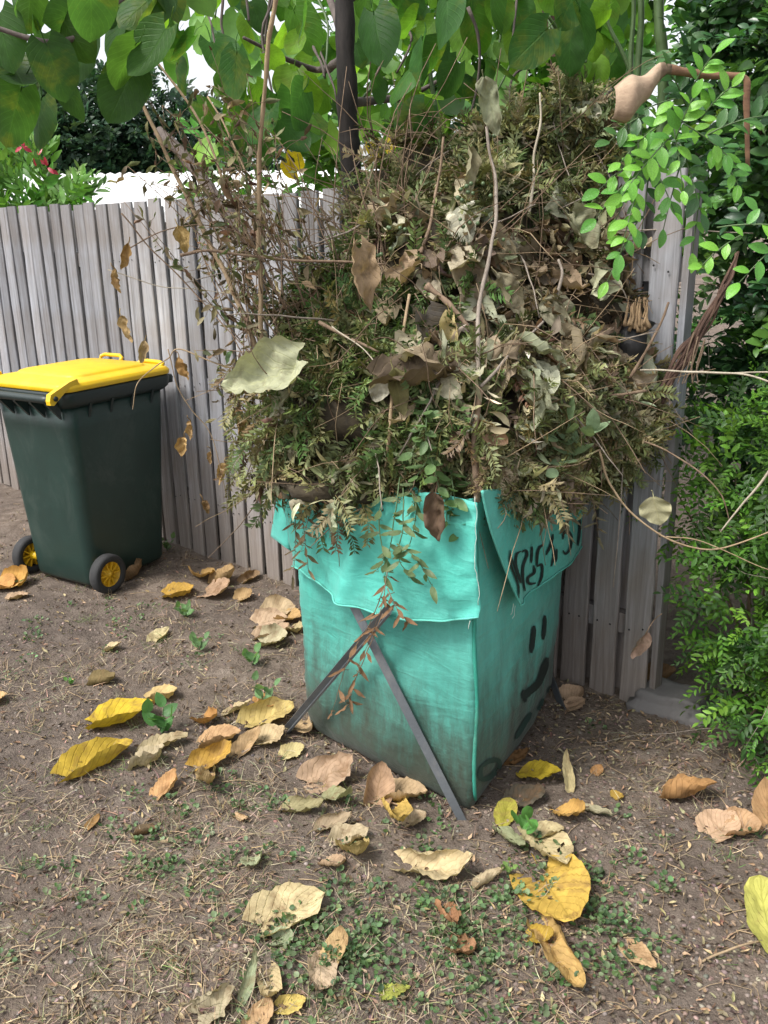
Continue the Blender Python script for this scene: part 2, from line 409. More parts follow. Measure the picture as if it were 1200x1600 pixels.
for s in (-.008, 2.3, 4.7, 7.1):
    V, F = [], []; off = FN * (-.105 if s > 0 else -.036); sz = (.09, .09, 1.66) if s > 0 else (.020, .05, 1.66)
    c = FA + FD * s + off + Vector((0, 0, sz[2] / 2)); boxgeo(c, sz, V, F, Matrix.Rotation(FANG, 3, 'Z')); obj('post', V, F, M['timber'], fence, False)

# ------------------------------------------------------------------ bulk bag
def mix2(a, b, t): return a + (b - a) * t
F0, L0, R0 = Vector((.226, 2.090, 0)), Vector((-.262, 2.575, 0)), Vector((.572, 2.765, 0)); B0 = L0 + R0 - F0
F1, L1, R1 = Vector((.228, 2.088, .915)), Vector((-.285, 2.59, .87)), Vector((.605, 2.775, .87)); B1 = L1 + R1 - F1 + Vector((0, 0, .0))
def bag_pt(p, q, t):
    """p,q in [-1,1]: F(-1,-1) R(1,-1) L(-1,1) B(1,1)"""
    a, b = (p + 1) / 2, (q + 1) / 2
    lo = mix2(mix2(F0, R0, a), mix2(L0, B0, a), b); hi = mix2(mix2(F1, R1, a), mix2(L1, B1, a), b)
    return mix2(lo, hi, t)
def bag_perim(n):
    out = []; r = .055
    side = 2 - 2 * r; arc = math.pi * r / 2; tot = 4 * (side + arc)
    for i in range(n):
        d = tot * i / n; k = int(d // (side + arc)); e = d - k * (side + arc)
        if e < side: x, y = -1 + r + e, -1
        else:
            a = (e - side) / r; x, y = 1 - r + r * math.sin(a), -1 + r - r * math.cos(a)
        for _ in range(k): x, y = -y, x
        out.append((x, y))
    return out
NP, NZ = 240, 70
per = bag_perim(NP); bagV, bagF, bagUV = [], [], []
for j in range(NZ + 1):
    t = j / NZ; z = t
    belly = .105 * math.sin(math.pi * min(1, (t / .85)) ** .62) * (1 - .5 * t)
    tuck = 1 - .045 * max(0, 1 - t / .08) ** 2
    for (p, q) in per:
        pp, qq = p, q
        if abs(p) > abs(q): pp = p * (1 + belly * (1 - q * q))
        else: qq = q * (1 + belly * (1 - p * p))
        pt = bag_pt(pp * tuck, qq * tuck, t)
        nrm = Vector((pt.x - .16, pt.y - 2.67, 0)).normalized()
        wr = .016 * noise.noise(Vector((pt.x * 2.2 + 3, pt.y * 2.2, pt.z * 2.5))) + .012 * noise.noise(Vector((pt.x * 3, pt.y * 3, pt.z * 7))) + .008 * (.3 - abs(noise.noise(Vector((pt.x * 5 + 4, pt.y * 5, pt.z * 13 + pt.x * 10))))) + .006 * noise.noise(Vector((pt.x * 5, pt.y * 5 + 3, pt.z * 42)))
        corner = min(abs(p), abs(q))
        pt = pt + nrm * wr * (1 - .5 * corner)
        pt.z = max(pt.z, 0) + .012 * math.sin(p * 9 + q * 7) * t ** 6
        bagV.append(pt)
for j in range(NZ):
    for i in range(NP):
        a = j * NP + i; b = j * NP + (i + 1) % NP; bagF.append((a, b, b + NP, a + NP))
bagF.append(tuple(range(NP))[::-1])
bag = thing('bulk_garden_bag', 'faded turquoise woven bulk bag standing full of garden waste', 'garden bag', (.16, 2.67, 0))
obj('bag_wall', bagV, bagF, M['cloth'], bag)
bvh = BVHTree.FromPolygons([tuple(v) for v in bagV], bagF)
# front-left flap
def FLn():
    d = (F0 - L0).normalized(); n = Vector((d.y, -d.x, 0)); return n if n.y < 0 else -n
fln = FLn(); frd = (R0 - F0).normalized(); frn = Vector((frd.y, -frd.x, 0)); frn = frn if frn.x > 0 else -frn
def interp(xs, ys, x):
    return float(np.interp(x, xs, ys))
fl_bottom = [(452, 888), (490, 902), (520, 914), (560, 937), (600, 950), (650, 964), (700, 971), (741, 970)]
pl0 = L0 + fln * .05
bp = [PL(u, v, pl0, fln) for u, v in fl_bottom]
dFL = (F0 - L0).normalized(); LEN = (F0 - L0).length
ss = [(p - pl0).dot(dFL) for p in bp]; zz_ = [p.z for p in bp]
nu_, nv_ = 56, 30; V, F = [], []
def flap1(i, j):
    a, b = i / nu_, j / nv_
    st = mix2(-.06, LEN * 1.02, a); sb = mix2(ss[0], ss[-1], a); s_ = mix2(st, sb, b)
    ztop = mix2(.86, .918, a) + .006 * math.sin(a * 17); zb = interp(ss, zz_, sb); z = mix2(ztop, zb, b)
    off = .012 + .052 * math.sin(min(1, b * 1.1) * math.pi / 2) * (.35 + .65 * math.sin(math.pi * min(1, max(0, a)))) + .028 * math.sin(math.pi * a)
    fold = .034 * math.exp(-((a - .40 - .22 * (1 - b)) / .05) ** 2) * b + .010 * noise.noise(Vector((a * 5 + b * 1.5, b * 1.3, 3))) + .012 * (.3 - abs(noise.noise(Vector((a * 7 + b * 3, b * 2.2, 5))))) + .006 * noise.noise(Vector((a * 16 + b * 6, b * 7, 8)))
    hem = .004 if b > .94 else 0
    p = L0 + dFL * s_ + fln * (off + fold * .9 + hem); p.z = z; return p
for j in range(nv_ + 1):
    for i in range(nu_ + 1): V.append(flap1(i, j))
for j in range(nv_):
    for i in range(nu_): a = j * (nu_ + 1) + i; F.append((a, a + nu_ + 1, a + nu_ + 2, a + 1))
fo = obj('folded_flap', V, F, M['cloth'], bag); sm = fo.modifiers.new('t', 'SOLIDIFY'); sm.thickness = .003
hv = [flap1(i, nv_) + fln * .002 + Vector((0, 0, .004)) for i in range(nu_ + 1)]
V, F = tubegeo(hv, .003, .003, 5, .6); obj('hem', V, F, M['hem'], bag)
# side flap at the far left corner, hanging outward
V, F = [], []
for j in range(17):
    for i in range(11):
        a, b = i / 10, j / 16
        u = mix2(mix2(436, 474, a), mix2(424, 468, a), b); vv_ = mix2(752, mix2(838, 872, a), b); y = 2.34 - .04 * a + .05 * math.sin(a * 5 + b * 2) * b
        V.append(P(u, vv_, y))
for j in range(16):
    for i in range(10): a = j * 11 + i; F.append((a, a + 1, a + 12, a + 11))
fo = obj('side_flap', V, F, M['cloth'], bag); sm = fo.modifiers.new('t', 'SOLIDIFY'); sm.thickness = .003
# right flap with painted writing
rp0 = F0 + frn * .045
topc = [(764, 768), (800, 762), (850, 757), (900, 752), (938, 748)]
botc = [(803, 944), (815, 936), (843, 918), (859, 894), (892, 866), (928, 831)]
def pline(c, t):
    n = len(c) - 1; k = min(int(t * n), n - 1); f = t * n - k
    return (mix2(c[k][0], c[k + 1][0], f), mix2(c[k][1], c[k + 1][1], f))
nu2, nv2 = 48, 36; V, F = [], []
for j in range(nv2 + 1):
    for i in range(nu2 + 1):
        a, b = i / nu2, j / nv2
        t0, t1 = pline(topc, a), pline(botc, a)
        u, v_ = mix2(t0[0], t1[0], b) - 6 * math.sin(math.pi * b) * (1 - a), mix2(t0[1], t1[1], b)
        p = PL(u, v_, rp0, frn)
        p = p + frn * (.018 * math.sin(a * 9 + b * 1.5) * b + .012 * math.sin(math.pi * a) + .006 * noise.noise(Vector((a * 7, b * 2, 1))) - .03 * (1 - b) * .6)
        V.append(p)
for j in range(nv2):
    for i in range(nu2): a = j * (nu2 + 1) + i; F.append((a, a + nu2 + 1, a + nu2 + 2, a + 1))
fo = obj('folded_flap', V, F, M['cloth'], bag); sm = fo.modifiers.new('t', 'SOLIDIFY'); sm.thickness = .003
fbvh = BVHTree.FromPolygons([tuple(v) for v in V], F)
hv = [V[nv2 * (nu2 + 1) + i] + frn * .002 for i in range(nu2 + 1)]; hl = [V[j * (nu2 + 1)] + frn * .002 for j in range(nv2 + 1)]
tv, tf = tubegeo(hl + hv, .0026, .0026, 5, .6); obj('hem', tv, tf, M['hem'], bag)
def ribbon(name, pts, wd, tree, mat, parent, taper=True, off=.004, n=10):
    """flat painted stroke laid on a surface"""
    q = catmull([Vector((u, v, 0)) for u, v in pts], n); V, F = [], []
    for i, c in enumerate(q):
        d = (q[min(i + 1, len(q) - 1)] - q[max(i - 1, 0)]); d = d.normalized() if d.length > 1e-6 else Vector((0, 1, 0)); s_ = Vector((-d.y, d.x, 0))
        t = i / (len(q) - 1); hw = wd / 2 * (min(1, .45 + 3 * t, .45 + 3 * (1 - t)) if taper else 1) * (1 + .18 * noise.noise(Vector((c.x * .3, c.y * .3, 5))))
        for e in (-1, 0, 1):
            r = ray(c.x + s_.x * hw * e, c.y + s_.y * hw * e); hit = tree.ray_cast(CAM, r.normalized())
            if hit[0] is None: V.append(V[-1] if V else P(c.x, c.y, 2.3)); continue
            nn = hit[1] if hit[1].dot(r) < 0 else -hit[1]
            V.append(hit[0] + nn * off)
    for i in range(len(q) - 1):
        for e in range(2): a = i * 3 + e; F.append((a, a + 1, a + 4, a + 3))
    return obj(name, V, F, mat, parent)
def cz(pts): return [(740 + x / 5.4545, 740 + y / 5.4545) for x, y in pts]
strokes = [([(300, 650), (303, 760), (345, 880), (372, 960), (375, 1060)], 3.6), ([(305, 690), (345, 820), (392, 935)], 3.4), ([(392, 660), (356, 690), (350, 770), (372, 860), (392, 930)], 4.6),
    ([(400, 668), (432, 655), (446, 690), (414, 780), (410, 880), (428, 1000)], 5), ([(488, 618), (487, 680), (482, 760)], 4.2), ([(503, 780), (508, 840), (455, 885), (462, 935), (520, 930)], 5.2),
    ([(582, 598), (546, 640), (533, 700), (530, 785)], 5), ([(528, 790), (572, 775), (572, 870), (540, 955)], 4.8), ([(668, 515), (650, 600), (608, 692)], 5.2), ([(662, 600), (676, 680), (655, 790)], 4.4), ([(700, 640), (694, 752)], 4.2),
    ([(802, 370), (785, 410), (760, 440)], 3.4), ([(752, 560), (760, 510), (792, 485), (826, 545), (812, 640), (775, 682), (752, 655)], 4.8), ([(898, 385), (893, 500), (880, 615)], 4.6), ([(950, 440), (930, 530)], 2.6)]
for pts, wd in strokes: ribbon('painted_stroke', cz(pts), wd * .8, fbvh, M['ink'], bag)
def cz2(pts): return [(720 + x * 240 / 1097, 940 + y * 350 / 1600) for x, y in pts]
ribbon('painted_stroke', cz2([(515, 170), (508, 260), (495, 368)]), 7.5, bvh, M['ink'], bag)
ribbon('painted_stroke', cz2([(592, 98), (590, 180), (580, 270)]), 6.2, bvh, M['ink'], bag)
ribbon('painted_stroke', cz2([(610, 398), (590, 470), (545, 580), (470, 650), (440, 690)]), 11, bvh, M['ink'], bag)
ribbon('painted_stroke', cz2([(445, 628), (442, 670), (455, 715)]), 7, bvh, M['ink'], bag)
ribbon('painted_stroke', cz2([(640, 600), (615, 650)]), 5, bvh, M['ink_faded'], bag)
ribbon('painted_stroke', cz2([(580, 690), (560, 745), (540, 770)]), 6, bvh, M['ink_faded'], bag)
ribbon('painted_stroke', cz2([(495, 790), (440, 880), (385, 975)]), 8, bvh, M['ink_faded'], bag)
ribbon('painted_stroke', cz2([(140, 1180), (190, 1140), (255, 1130), (265, 1180), (200, 1250), (140, 1262), (132, 1200), (150, 1165)]), 7.5, bvh, M['ink_faded'], bag)
# corner seam
V, F = [], []; sp_ = []
for v_ in range(785, 1262, 8):
    h = bvh.ray_cast(CAM, ray(743 + 2.2 * math.sin(v_ * .03), v_).normalized())
    if h[0] is not None: sp_.append(h[0] - ray(743, v_).normalized() * .003)
tv, tf = tubegeo(sp_, .0055, .0055, 6, .3); obj('corner_seam', tv, tf, M['seam'], bag)
for (u0, v0, pts) in ((743, 775, [(744, 830), (741, 880), (748, 920), (747, 945)]), (803, 944, [(802, 955), (798, 960)]), (806, 946, [(804, 958), (800, 966)]), (735, 970, [(732, 982)])):
    q = [PL(a, b, F0 + Vector((0, -.045, 0)), Vector((0, -1, 0))) if u0 < 760 else PL(a, b, rp0, frn) for a, b in [(u0, v0)] + pts]
    V, F = tubegeo(wig(catmull(q, 5), .006, 40), .0009, .0009, 4); obj('loose_thread', V, F, M['thread'], bag)

# steel stakes
def stake(a, b, label, sz=.023):
    d = (b - a); L = d.length; d.normalize(); up = Vector((0, 0, 1)); x = d.cross(up).normalized(); y = x.cross(d)
    V, F = [], []; t = .006
    prof = [(-sz / 2, -sz / 2), (sz / 2, -sz / 2), (sz / 2, -sz / 2 + t), (-sz / 2 + t, -sz / 2 + t), (-sz / 2 + t, sz / 2), (-sz / 2, sz / 2)]
    th = R(-35); prof = [(px * math.cos(th) - py * math.sin(th), px * math.sin(th) + py * math.cos(th)) for px, py in prof]
    for e in (0, L):
        for px, py in prof: V.append(a + d * e + x * px + y * py)
    n = 6
    for k in range(n): F.append((k, (k + 1) % n, (k + 1) % n + n, k + n))
    F.append((0, 3, 2, 1)); F.append((0, 5, 4, 3)); F.append((6, 7, 8, 9)); F.append((6, 9, 10, 11))
    return tag(obj('steel_stake', V, F, M['steel'], None, False), label, 'stake', 'steel stakes propping the bag')
def on_front(u, v, off): return PL(u, v, L0 + fln * off, fln)
stake(G(443, 1146, -.02), on_front(607, 952, .115), 'grey steel stake leaning right across the left part of the bag')
stake(G(727, 1290, -.02), on_front(545, 930, .078), 'long grey steel stake slanting down to the bag front corner')
stake(G(886, 1120, -.02), P(845, 1010, 2.62), 'short visible end of steel stake between bag and fence')

# ------------------------------------------------------------------ wheelie bin
bo = Vector((-1.478, 3.84, .012)); ba = Vector((.852, -.524, 0)).normalized(); bf = Vector((.524, .852, 0)).normalized()
binr = thing('wheelie_bin', 'dark green wheelie bin with yellow lid beside the fence', 'wheelie bin', bo)
def bl(x, y, z): return bo + ba * x + bf * y + Vector((0, 0, z))
def rrect(hw, y0, y1, r, n=7):
    pts = []
    for cx, cy, a0 in ((hw - r, y0 + r, -90), (hw - r, y1 - r, 0), (-hw + r, y1 - r, 90), (-hw + r, y0 + r, 180)):
        for k in range(n): a = R(a0 + 90 * k / (n - 1)); pts.append((cx + r * math.cos(a), cy + r * math.sin(a)))
    return pts
def loft(rings, cap0=True, cap1=True):
    V, F = [], []; n = len(rings[0][0])
    for pts, z in rings: V += [bl(x, y, z) for x, y in pts]
    for j in range(len(rings) - 1):
        for i in range(n): a = j * n + i; b = j * n + (i + 1) % n; F.append((a, b, b + n, a + n))
    if cap0: F.append(tuple(range(n))[::-1])
    if cap1: F.append(tuple((len(rings) - 1) * n + i for i in range(n)))
    return V, F
rings = [(rrect(.190, .010, .452, .045), .022), (rrect(.198, .0, .460, .05), .04)]
for k in range(1, 9):
    t = k / 8; rings.append((rrect(.198 + .040 * t, .0 - .055 * t, .460 + .057 * t, .05 + .006 * t), .04 + .81 * t))
V, F = loft(rings); body = obj('bin_body', V, F, M['bin_body'], binr)
V, F = loft([(rrect(.246, -.062, .525, .05), .845), (rrect(.258, -.07, .545, .05), .862), (rrect(.262, -.075, .55, .05), .90), (rrect(.257, -.072, .545, .05), .912)]); obj('rim', V, F, M['bin_dark'], binr)
V, F = [], []
for x in (-.20, -.10, .0, .10, .20):
    V0 = len(V)
    for (yy, z) in ((-.06, .80), (-.06, .895), (-.125, .895), (-.125, .872)):
        for e in (-.007, .007): V.append(bl(x + e, yy, z))
    F += [(V0, V0 + 2, V0 + 4, V0 + 6), (V0 + 1, V0 + 7, V0 + 5, V0 + 3), (V0, V0 + 1, V0 + 3, V0 + 2), (V0 + 2, V0 + 3, V0 + 5, V0 + 4), (V0 + 4, V0 + 5, V0 + 7, V0 + 6), (V0 + 6, V0 + 7, V0 + 1, V0)]
obj('handle_rib', V, F, M['bin_dark'], binr, False)
V, F = tubegeo([bl(x, -.128, .895) for x in np.linspace(-.235, .235, 12)], .017, .017, 10); obj('handle', V, F, M['bin_dark'], binr)
for yy in (.06, .18, .30, .42):
    V, F = [], []
    for e, h in ((-.006, .77), (.006, .77)): V += [bl(.228, yy + e, h), bl(.256, yy + e, .855), bl(.232, yy + e, .855)]
    F = [(0, 1, 2), (3, 5, 4), (0, 3, 4, 1), (0, 2, 5, 3), (1, 4, 5, 2)]; obj('rim_gusset', V, F, M['bin_dark'], binr, False)
V, F = loft([(rrect(.215, .535, .60, .02), .862), (rrect(.215, .53, .605, .02), .885), (rrect(.212, .53, .60, .02), .898)]); obj('front_lip', V, F, M['bin_dark'], binr)
# lid
lr = [(rrect(.262, -.075, .552, .05), .9145), (rrect(.264, -.077, .555, .052), .932), (rrect(.255, -.068, .546, .055), .946), (rrect(.235, -.045, .53, .06), .953), (rrect(.205, .03, .47, .06), .958), (rrect(.198, .036, .464, .06), .967), (rrect(.185, .05, .45, .06), .972), (rrect(.10, .15, .34, .06), .978)]
V, F = loft(lr); lid = obj('lid', V, F, M['bin_yellow'], binr)
bm_ = lid.modifiers.new('b', 'BEVEL'); bm_.width = .003; bm_.segments = 2; bm_.limit_method = 'ANGLE'; bm_.angle_limit = R(25)
for sx in (-1, 1):
    pts = [(-.148, .895), (-.14, .92), (-.11, .932), (-.04, .958), (.0, .966), (.01, .94), (-.06, .925), (-.11, .89), (-.13, .875), (-.146, .878)]
    V = [bl(sx * (.232 + e), y, z) for e in (0, .026) for y, z in pts]; n = len(pts)
    F = [tuple(range(n)), tuple(range(2 * n - 1, n - 1, -1))] + [(k, (k + 1) % n, (k + 1) % n + n, k + n) for k in range(n)]
    h = obj('hinge_arm', V, F, M['bin_yellow'], lid, False)
    V, F = tubegeo([bl(sx * .262, -.122, .902), bl(sx * .2595 + sx * .006, -.122, .902)], .011, .011, 12); obj('hinge_pin', V, F, M['bin_dark'], lid)
V, F = tubegeo([bl(x, y, z) for x, y, z in ((-.17, .50, .948), (-.17, .515, .972), (-.15, .522, .98), (-.05, .522, .98), (-.03, .515, .972), (-.03, .50, .948))], .009, .009, 8); obj('lid_handle', V, F, M['bin_yellow'], lid)
V, F = tubegeo([bl(x, y, z) for x, y, z in ((.07, .505, .944), (.08, .53, .958), (.11, .538, .962), (.19, .538, .96), (.22, .53, .956), (.228, .505, .942))], .010, .010, 8); obj('lid_handle', V, F, M['bin_yellow'], lid)
# axle + wheels
V, F = tubegeo([bl(-.283, .035, .0905), bl(.283, .035, .0905)], .011, .011, 10); obj('axle', V, F, M['hub'], binr)
def lathe(prof, cx, n=36):
    V, F = [], []; m_ = len(prof)
    for k in range(n):
        a = 2 * math.pi * k / n
        for r, x in prof: V.append(bl(cx + x, .035 + (.90 if r > .07 else .92) * r * math.cos(a), 0.0905 + (.90 if r > .07 else .92) * r * math.sin(a)))
    for k in range(n):
        for j in range(m_ - 1): a = k * m_ + j; b = ((k + 1) % n) * m_ + j; F.append((a, b, b + 1, a + 1))
    return V, F
for sx in (-1, 1):
    V, F = lathe([(.066, -.024), (.088, -.026), (.097, -.020), (.10, -.010), (.10, .010), (.097, .020), (.088, .026), (.066, .024), (.062, .018), (.062, -.018), (.066, -.024)], sx * .262)
    wh = obj('wheel', V, F, M['rubber'], binr)
    V, F = lathe([(.0635, -.02), (.067, -.022), (.067, .022), (.0635, .02), (.058, .006), (.03, .003), (.022, .014), (.0, .016)], sx * .262)
    if sx < 0: V, F = lathe([(.0635, .02), (.067, .022), (.067, -.022), (.0635, -.02), (.058, -.006), (.03, -.003), (.022, -.014), (.0, -.016)], sx * .262)
    hub = obj('hub', V, F, M['hub'], wh)
    for k in range(10):
        a = 2 * math.pi * k / 10; V, F = [], []
        d = bf * math.cos(a) + Vector((0, 0, math.sin(a))); t = bf * -math.sin(a) + Vector((0, 0, math.cos(a)))
        for side in (-1, 1):
            V, F = [], []
            c0 = bl(sx * .262, .035, .0905) + ba * (.010 * side)
            for rr in (.018, .056):
                for e in (-.0028, .0028):
                    for q in (-.009, .008): V.append(c0 + d * rr + t * e + ba * q * side)
            F = [(0, 1, 3, 2), (4, 6, 7, 5), (0, 4, 5, 1), (2, 3, 7, 6), (0, 2, 6, 4), (1, 5, 7, 3)]
            obj('spoke', V, F, M['hub'], wh, False)
    V, F = tubegeo([bl(sx * .205, .035, .0905), bl(sx * .262, .035, .0905)], .017, .02, 12); obj('hub_sleeve', V, F, M['bin_yellow'], wh)

# ------------------------------------------------------------------ leaf meshes
def leaf_geo(L, W, shape='heart', curl=0., bend=0., crumple=.0, twist=0., rib=0., seed=0, nu=8, nv=12, fold=0., holes=0, ragged=.05, asym=0., tip=0.):
    """leaf blade: y along the midrib from the stalk, x across, z up"""
    V, UV, F = [], [], []; sd = Vector((seed * 3.7, seed * 1.9, seed * .7))
    for j in range(nv + 1):
        t = j / nv
        if shape == 'heart': wd = W / 2 * min(1.0, (1 - t) ** .80 * (.78 + 1.75 * t)) * min(1, .42 + 4.2 * t) ** .8; lobe = .20
        elif shape == 'round': wd = W / 2 * (max(0, 1 - (2 * t - 1) ** 2)) ** .45 * .99 + .0005; lobe = .04
        elif shape == 'lance': wd = W / 2 * math.sin(math.pi * min(.999, t ** .8 * .98 + .01)) ** .9; lobe = 0
        else: wd = W / 2 * math.sin(math.pi * min(.999, t ** .72 * .97 + .02)) ** .75; lobe = .03
        for i in range(nu + 1):
            s_ = 2 * i / nu - 1; e = 1 + ragged * (noise.noise(Vector((t * 6, s_ * 1.5, seed * 5.1))) + .7 * noise.noise(Vector((t * 17, s_ * 2, seed * 2.1))))
            if shape == 'maple': e *= 1 + .55 * math.cos(t * 16 - 1.5) * abs(s_)
            x = s_ * wd * e; y = L * t - lobe * L * abs(s_) ** 1.6 * (1 - t) ** 3
            z = fold * abs(x)
            if curl:
                cv = curl * (1 + .5 * noise.noise(Vector((t * 2, seed, 4)))) * max(.08, 1 + asym * s_ * (.6 + .6 * t)); th = s_ * cv * (wd / (W / 2 + 1e-6)); rr = (W / 2) / cv
                x = rr * math.sin(th); z += rr * (1 - math.cos(th))
            z += rib * math.sin(2 * math.pi * 7 * (t - .42 * abs(s_))) * min(1, abs(s_) * 3)
            if crumple:
                q = Vector((x / L * 4.2, y / L * 4.2, z / L * 4.2)) + sd
                z += crumple * L * (noise.noise(q) + .9 * (.35 - abs(noise.noise(q * 1.7))) + .5 * (.3 - abs(noise.noise(q * 3.9)))); x += crumple * .5 * L * noise.noise(q + Vector((7, 0, 0))); y += crumple * .4 * L * noise.noise(q + Vector((0, 7, 0)))
            if tip and t > .55: z += tip * L * ((t - .55) / .45) ** 2 * .5
            if bend:
                th = bend * t; rr = L / bend; y2 = (rr - z) * math.sin(th) + (y - L * t) * math.cos(th); z = rr - (rr - z) * math.cos(th); y = y2
            if twist:
                a = twist * t; x, z = x * math.cos(a) - z * math.sin(a), x * math.sin(a) + z * math.cos(a)
            V.append(Vector((x, y, z))); UV.append((i / nu, t))
    for j in range(nv):
        for i in range(nu):
            if holes and random.Random(seed * 97 + j * 31 + i).random() < holes and 1 < j < nv - 2: continue
            a = j * (nu + 1) + i; F.append((a, a + 1, a + nu + 2, a + nu + 1))
    return V, F, UV
def leaf_mesh(name, mat, stalk=0., stalk_r=.0016, **kw):
    V, F, UV = leaf_geo(**kw)
    if stalk:
        b = len(V); pts = [Vector((0, .01 - stalk * k / 5, -.0015 + .012 * math.sin(k * .8 + kw.get('seed', 0)) * k / 5)) for k in range(6)]
        tubegeo(pts, stalk_r, stalk_r * .8, 4, 0, V, F); UV += [(.5, 0)] * (len(V) - b)
    me = pymesh(name, V, F, M[mat], True, UV); return me

# ------------------------------------------------------------------ heap of garden waste
heap = thing('garden_waste_heap', 'towering heap of wilted olive prunings piled above the bag', 'garden waste', (.2, 2.3, .85))
ELL = []   # centre, radii
for u, v, y, rx, ry, rz in ((690, 640, 2.20, .40, .36, .27), (560, 640, 2.16, .27, .24, .22), (850, 640, 2.34, .32, .28, .25), (690, 470, 2.38, .33, .30, .30), (810, 340, 2.52, .25, .17, .30),
                            (880, 480, 2.42, .22, .20, .25), (650, 350, 2.62, .22, .20, .26), (560, 500, 2.40, .20, .20, .22), (945, 600, 2.36, .15, .13, .14), (750, 555, 2.24, .36, .28, .20), (600, 565, 2.28, .27, .22, .22), (880, 565, 2.36, .22, .18, .20), (745, 405, 2.42, .33, .22, .25), (865, 270, 2.56, .17, .12, .22), (560, 745, 2.12, .33, .24, .05), (750, 735, 2.06, .25, .2, .06)):
    ELL.append((np.array(P(u, v, y)), np.array((rx, ry, rz)) * .86))
def inside(p, k=.93, skip=-1):
    r = np.zeros(len(p), bool)
    for i, (c, ra) in enumerate(ELL):
        if i != skip: r |= (((p - c) / (ra * k)) ** 2).sum(1) < 1
    return r
V, F = [], []
for c, ra in ELL:   # packed debris inside
    bm = bmesh.new(); bmesh.ops.create_icosphere(bm, subdivisions=4, radius=1); b = len(V)
    for vv in bm.verts:
        p = Vector(vv.co[i] * ra[i] * .86 + c[i] for i in range(3)); p += vv.co * .05 * (noise.noise(p * 9) + .6 * noise.noise(p * 25)); V.append(p)
    for f in bm.faces: F.append(tuple(b + q.index for q in f.verts))
    bm.free()
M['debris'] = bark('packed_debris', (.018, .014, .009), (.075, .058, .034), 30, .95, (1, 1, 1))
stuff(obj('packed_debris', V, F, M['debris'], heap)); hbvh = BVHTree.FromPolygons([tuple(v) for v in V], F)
def PS(u, v, y, off=.085):
    """point at survey depth y, or just proud of the heap's skin if that is nearer"""
    q = P(u, v, y); h = hbvh.ray_cast(CAM, ray(u, v).normalized())
    if h[0] is not None and h[0].y - off < q.y: r = ray(u, v); q = CAM + r * ((h[0].y - off) / r.y)
    return q
def heap_points(n, sel=None, lo=.9, hi=1.08, drop=.9):
    """points on the heap's skin with outward normals, weighted to the side one can see"""
    P_, N_ = [], []
    vol = np.array([ra[0] * ra[2] for c, ra in ELL]); vol = vol / vol.sum(); tot = 0
    while tot < n:
        for i, (c, ra) in enumerate(ELL):
            k = max(4, int(n * vol[i])); d = rvec(k); d /= np.linalg.norm(d, axis=1, keepdims=True)
            d[:, 1] = np.where((d[:, 1] > .25) & (rng.random(k) < .8), -d[:, 1], d[:, 1])
            p = c + d * ra * rng.uniform(lo, hi, (k, 1)); nn = d / ra; nn /= np.linalg.norm(nn, axis=1, keepdims=True)
            nz = np.array([noise.noise(Vector(q) * 5.5) for q in p]); gap = np.array([noise.noise(Vector(q) * 8.5 + Vector((9, 3, 1))) for q in p]); p = p + nn * (.075 * nz)[:, None]
            keep = ~inside(p, drop, i) & (p[:, 1] < np.array([fence_y(x) for x in p[:, 0]]) + .05 + (p[:, 2] > 1.75) * 1)
            keep &= gap > -.16
            if sel is not None:
                uv = np.array([proj(q)[:2] for q in p]); keep &= np.array([sel(a, b) for a, b in uv])
            P_.append(p[keep]); N_.append(nn[keep]); tot += keep.sum()
        if len(P_) > 400: break
    P_, N_ = np.concatenate(P_), np.concatenate(N_); idx = rng.permutation(len(P_))[:n]
    return P_[idx], N_[idx]
def sprig(seed, pairs=13, droop=.5, lw=.17, ll=.25, jit=.35, miss=.12):
    """feathery pinnate sprig of length one along +y"""
    r = random.Random(seed); V, Q, C = [], [], []
    def q4(a, b, c, d, col):
        k = len(V); V.extend([a, b, c, d]); Q.append((k, k + 1, k + 2, k + 3)); C.extend([col] * 4)
    bend = r.uniform(.1, .7)
    def ax(t): return Vector((.06 * math.sin(t * 4 + seed), t, -bend * t * t * .5))
    for k in range(4):
        a, b = ax(k / 4), ax((k + 1) / 4); q4(a + Vector((-.008, 0, 0)), a + Vector((.008, 0, 0)), b + Vector((.006, 0, 0)), b + Vector((-.006, 0, 0)), (.8, .65, .5))
    for k in range(pairs):
        t = .12 + .88 * k / pairs; o = ax(t)
        for sx in (-1, 1):
            if r.random() < miss: continue
            l = ll * (1 - .45 * abs(t - .45)) * r.uniform(.7, 1.15)
            d = Vector((sx * r.uniform(.5, 1), r.uniform(.35, .95), -droop * r.uniform(0, 1.6) + .25)); d.normalize()
            sd = d.cross(Vector((r.uniform(-jit, jit), r.uniform(-jit, jit), 1))).normalized() * lw * l * .9
            m = o + d * l * .5 + Vector((0, 0, .02)); e = o + d * l + Vector((0, 0, -.03 * r.random())); sh = r.uniform(.7, 1.25)
            q4(o, m - sd, e, m + sd, (sh, sh, sh * r.uniform(.8, 1.05)))
    return np.array([tuple(v) for v in V]), np.array(Q), np.array(C)
def drape(N, up=-.35, j=.5):
    D = N * .55 + rvec(len(N), j); D[:, 2] += up; return D
OLIVE = [(.17, .19, .085), (.225, .232, .108), (.285, .285, .15), (.13, .155, .07), (.235, .215, .125)]
PALE = [(.28, .28, .14), (.34, .32, .175), (.21, .235, .10), (.29, .24, .13)]
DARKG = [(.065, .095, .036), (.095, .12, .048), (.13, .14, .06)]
BROWN = [(.17, .115, .068), (.25, .18, .11), (.32, .24, .15), (.12, .085, .054), (.21, .175, .105)]
spr = [sprig(i, 12 + i % 4, .35 + .15 * (i % 3)) for i in range(10)]
